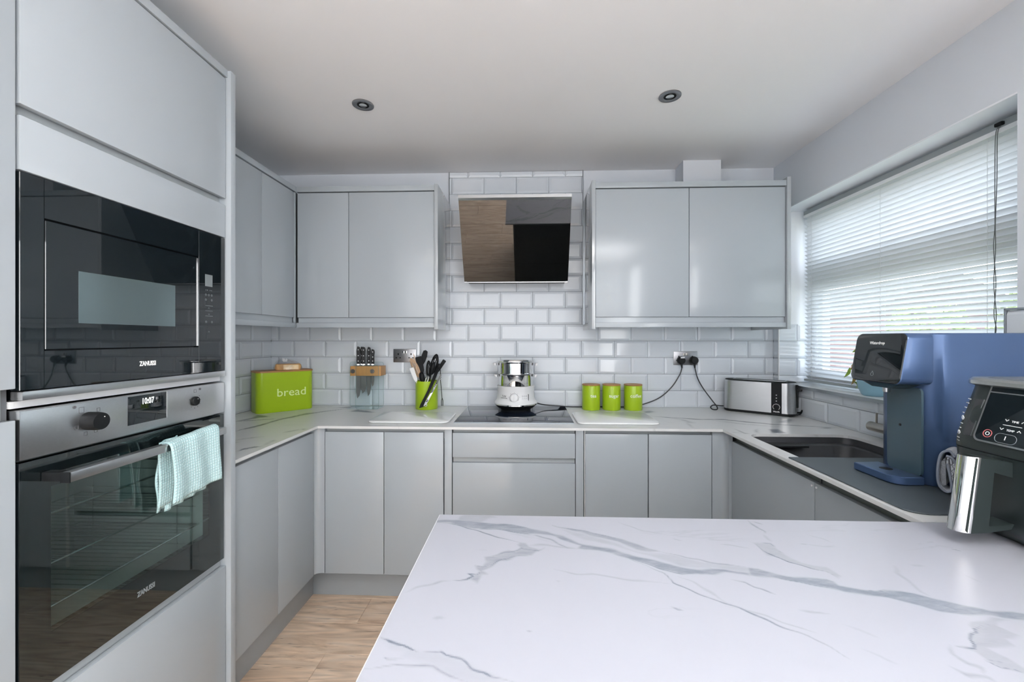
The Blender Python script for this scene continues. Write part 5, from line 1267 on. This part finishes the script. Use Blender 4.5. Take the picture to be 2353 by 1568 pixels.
bm = B(); lathe(bm, [(.008, 0), (.009, .012), (.012, .014)], (1.062, 1.28, 1.158), 18); obj('nozzle', bm, M['steel'], nz_, smooth=True)
bm = B()
def tray(i): return [(1.022 + i, 1.352 - i), (1.1005, 1.358 - i), (1.1005, 1.203 + i)] [::-1] if False else [(1.1005, 1.203 + i)] + [(1.022 + i + .032 - .032 * sin(a), 1.203 + i + .032 - .032 * cos(a)) for a in [k * pi / 2 / 6 for k in range(7)]] + [(1.022 + i, 1.350 - i), (1.1005, 1.358 - i)]
loft(bm, [[(x, y, z) for x, y in tray(i)] for z, i in ((.9055, .003), (.909, 0), (.927, 0), (.929, .002))]); tr_ = obj('drip_tray', bm, M['blue'], wdp, smooth=True, angle=40)
bm = B(); lathe(bm, [(.016, 0), (.016, .0007), (.0005, .0007)], (1.065, 1.285, .9288), 20, False, True); obj('drain_hole', bm, M['black'], tr_)

cl = thing('cleaning_cloth', (1.13, 1.155, .9045), 'folded grey and white diamond-mesh cleaning cloth beside the water dispenser', 'cloth')
def strip(name, path, x0, dx, m, th):
    P_ = catmull(path, 6); V, F, UV = [], [], []; L = 0
    for i, p in enumerate(P_):
        if i: L += (p - P_[i - 1]).length
        for j in range(2):
            V.append((p.x + (dx[0] if j else 0), p.y + (dx[1] if j else 0), p.z)); UV.append((j * .1, L))
    for i in range(len(P_) - 1): F.append((2 * i, 2 * i + 1, 2 * i + 3, 2 * i + 2))
    me = bpy.data.meshes.new(name); me.from_pydata(V, [], F); uv = me.uv_layers.new(name='UVMap')
    for l in me.loops: uv.data[l.index].uv = UV[l.vertex_index]
    me.polygons.foreach_set('use_smooth', [True] * len(me.polygons))
    o = link(name, me, M[m], cl); s = o.modifiers.new('thickness', 'SOLIDIFY'); s.thickness = th; s.offset = 0; return o
# profile drawn in a plane turned to the camera: c(s, z)
cd_ = Vector((.62, -.78, 0)); co_ = Vector((1.098, 1.160, 0))
def cp(s, z): p = co_ + cd_ * s; return (p.x, p.y, z)
D2 = (.065, .050)
strip('mesh_layer', [cp(.030, 1.005), cp(.020, 1.019), cp(.006, 1.010), cp(.000, .985), cp(-.002, .95), cp(.002, .922), cp(.014, .910), cp(.024, .918), cp(.022, .95), cp(.016, .985), cp(.020, 1.003), cp(.030, .99), cp(.040, .965), cp(.048, .94)], 0, D2, 'microfibre', .003)
strip('outer_mesh', [cp(.022, 1.0), cp(.026, .96), cp(.034, .915), cp(.048, .912), cp(.056, .95), cp(.046, .995), cp(.030, 1.016)], 0, D2, 'microfibre', .003)
for pth in ([cp(.030, 1.005), cp(.020, 1.019), cp(.006, 1.010), cp(.000, .985), cp(-.002, .95), cp(.002, .922), cp(.014, .910), cp(.024, .918), cp(.022, .95), cp(.016, .985)], [cp(.014, 1.005), cp(.026, 1.0), cp(.036, .975)]):
    bm = B(); tube(bm, pth, .0032, 7, 6); obj('binding', bm, M['clothedge'], cl, smooth=True)
strip('mesh_face', [cp(.027, .914), cp(.026, .94), cp(.024, .97), cp(.030, .997)], 0, (cd_.x * .030, cd_.y * .030), 'microfibre_face', .002)
bm = B(); a_ = [(p[0] + .008, p[1] + .008, p[2]) for p in (cp(.004, .985), cp(.012, .998), cp(.013, .96), cp(.014, .925), cp(.006, .920), cp(.002, .95))]; prism(bm, a_, (D2[0] * .8, D2[1] * .8, 0)); obj('inner_fold', bm, M['clothin'], cl)
bm = B(); prism(bm, [cp(.030, .993), cp(.038, .993), cp(.050, .955), cp(.044, .950)], (.002, .002, 0)); obj('care_label', bm, M['white'], cl)

af = thing('air_fryer', (1.14, .80, .9), 'large dark air fryer with chrome-faced handle at the right edge', 'air fryer')
AY0, AY1, AX1 = .630, 1.000, 1.30
bm = B(); rloft(bm, [(.9005, .995, AX1, AY0 + .02, AY1 - .02, .05), (.915, .975, AX1, AY0 + .005, AY1 - .006, .06), (.935, .963, AX1, AY0, AY1 - .001, .06), (1.076, .957, AX1, AY0, AY1, .05)], 10); obj('lower_body', bm, M['fryer'], af, smooth=True, angle=60)
bm = B(); rloft(bm, [(1.0785, .956, AX1, AY0, AY1, .05), (1.10, .957, AX1, AY0, AY1 - .001, .05), (1.15, .970, AX1, AY0, AY1 - .006, .05), (1.212, .997, AX1, AY0 + .01, AY1 - .004, .045)], 10); ub = obj('upper_body', bm, M['fryer'], af, smooth=True, angle=60)
bm = B(); rloft(bm, [(1.0762, .960, AX1, AY0 + .004, AY1 - .004, .06), (1.0784, .960, AX1, AY0 + .004, AY1 - .004, .06)], 10); obj('seam', bm, M['dark_gap'], af)
bm = B(); rloft(bm, [(1.212, .992, AX1, AY0 + .003, AY1 - .006, .045), (1.216, .985, AX1, AY0, AY1 - .002, .045), (1.224, .985, AX1, AY0, AY1 - .002, .045), (1.229, .990, AX1, AY0 + .005, AY1 - .006, .042), (1.2292, 1.006, AX1 - .01, AY0 + .02, AY1 - .022, .036)], 10); obj('rim', bm, M['steel'], af, smooth=True)
bm = B(); rloft(bm, [(1.2294, 1.008, AX1 - .012, AY0 + .022, AY1 - .024, .036), (1.2305, 1.010, AX1 - .012, AY0 + .024, AY1 - .026, .036)], 10); obj('lid', bm, M['steel_dark'], af, smooth=True)
# slanted front plane of the upper body
P0 = Vector((.9565, 0, 1.10)); P1 = Vector((.9965, 0, 1.212)); fu = (P1 - P0).normalized(); fn = Vector((-fu.z, 0, fu.x))
def fq(y, s, d=0.): p = P0 + (P1 - P0) * s - Vector((.0, 0, 0)) + fn * d; return Vector((p.x, y, p.z))
def fplate(name, y0, y1, s0, s1, m, d0, d1, par, r=.01):
    L = (P1 - P0).length; bm = B(); out = rrect(y0, y1, s0 * L, s1 * L, r, 5)
    loft(bm, [[tuple(Vector((P0.x, y, P0.z)) + fu * s + fn * d) for y, s in out] for d in (d0, d1)]); return obj(name, bm, M[m], par)
fplate('panel_frame', .65, .9335, -.02, 1.10, 'steel', -.010, .0045, ub, .012)
cp2 = fplate('control_panel', .652, .930, .010, 1.08, 'blackglass', -.008, .0050, ub, .010)
fplate('panel_line', .652, .930, .885, .905, 'steel', .0049, .0053, cp2, .0005)
fplate('vent_slot', .940, .956, .04, .74, 'dark_gap', -.008, .0025, ub, .001)
fplate('vent_edge', .9385, .9398, .04, .74, 'steel', -.008, .003, ub, .0003)
L_ = (P1 - P0).length
def fm(y, s, d=.0052): return frame(Vector((P0.x, y, P0.z)) + fu * (s * L_) + fn * d, (0, -1, 0), fu)
def addring(y, s, r0, r1, m, nm='ring'):
    bm = B(); lathe(bm, [(r1, 0), (r1, .0004), (r0, .0004), (r0, 0)], (0, 0, 0), 24, False, False); me = bpy.data.meshes.new(nm); bm.to_mesh(me); bm.free(); link(nm, me, M[m], cp2, mtx=fm(y, s))
addring(.908, .145, .0072, .0085, 'red_led', 'power_ring'); addring(.908, .145, .0028, .0040, 'white_print', 'power_icon')
text('lettering', '1', .012, fm(.875, .115), M['white_print'], cp2, depth=.0003)
text('lettering', 'TIME', .0058, fm(.868, .42), M['white_print'], cp2, depth=.0003)
text('lettering', 'TEMP', .0058, fm(.871, .26), M['white_print'], cp2, depth=.0003)
bm = B()
def fpt(y, s): return Vector((P0.x, y, P0.z)) + fu * (s * L_) + fn * .0055
for (y, s, d) in ((.8825, .43, -1), (.854, .43, 1), (.8865, .27, -1), (.856, .27, 1)):
    tube(bm, [fpt(y + .003, s - .015 * d), fpt(y, s + .015 * d), fpt(y - .003, s - .015 * d)], .0006, 5)
tube(bm, [fpt(.8865, .345), fpt(.854, .345)], .0006, 5)
obj('printed_marks', bm, M['white_print'], cp2)
bm = B(); n = 24; out = rrect(.855, .893, .03 * L_, .19 * L_, .009, 6); pts = [Vector((P0.x, y, P0.z)) + fu * s + fn * .0055 for y, s in out]; tube(bm, pts + [pts[0]], .0005, 5); obj('pill_outline', bm, M['faint_print'], cp2)
# white function marks on the rounded far front corner
bm = B()
for i, (s, w_) in enumerate(((.72, 1.), (.64, .9), (.55, .7), (.45, .5), (.35, .9), (.24, .8), (.15, .5), (.06, .9), (-.04, .9), (-.10, 1.))):
    zc = P0.z + (P1.z - P0.z) * s; xf = .957 + (.013 * (zc - 1.10) / .05 if zc < 1.15 else .013 + .027 * (zc - 1.15) / .062) if zc > 1.10 else .957
    r_ = .05 if zc < 1.15 else .047; yc = AY1 - .002 - r_
    arc = lambda t_, dz=0.: Vector((xf + r_ - (r_ + .0006) * cos(t_), yc + (r_ + .0006) * sin(t_), zc + dz))
    if i in (4, 7):
        tube(bm, [arc(.52 + .10 * cos(k * pi / 4), .0045 * sin(k * pi / 4)) for k in range(9)], .0008, 5)
    else: tube(bm, [arc(.52 - .14 * w_), arc(.52), arc(.52 + .14 * w_)], .0009, 5)
obj('printed_marks', bm, M['white_print'], ub)
# handle
hy0, hy1 = .862, .900
bm = B(); pr = lambda x, z: (x, 0, z)
hp = [(.957, 1.070), (.905, 1.078), (.888, 1.078), (.868, .934), (.872, .928), (.905, .930), (.955, .938), (.960, .948), (.912, .944), (.922, 1.050), (.957, 1.040)]
loft(bm, [[(x, y, z) for x, z in hp] for y in (hy0, hy0 + .004, hy1 - .004, hy1)]); ah = obj('handle', bm, M['fryer'], af)
bm = B(); n = 12; rings = []
for (x, z) in ((.889, 1.0795), (.8685, .929)):
    ring = []
    for i in range(n + 1):
        a = -pi / 2 + pi * i / n; ring.append((x + .008 - .020 * cos(a), (hy0 + hy1) / 2 + (hy1 - hy0) / 2 * sin(a) * 1.04, z))
    rings.append(ring)
loft(bm, rings, True, True); obj('handle_face', bm, M['chrome'], ah, smooth=True, angle=60)

# ------------------------------------------------------------ small things by the tower
bh = thing('black_handled_tool', (-1.42, 1.85, .9), 'black handle end lying on the worktop, poking out behind the oven tower', 'utensil')
bm = B(); tube(bm, [(-1.43, 1.62, .9125), (-1.415, 1.90, .9125), (-1.414, 1.925, .9125)], .0115, 16); obj('handle', bm, M['black'], bh, smooth=True)
wbz = thing('white_cutting_board', (-1.585, 1.9, .9), 'white cutting board on edge against the left wall tiles', 'chopping board')
bx('board', -1.592, -1.582, 1.80, 2.150, .9005, 1.165, M['white'], wbz, .003)
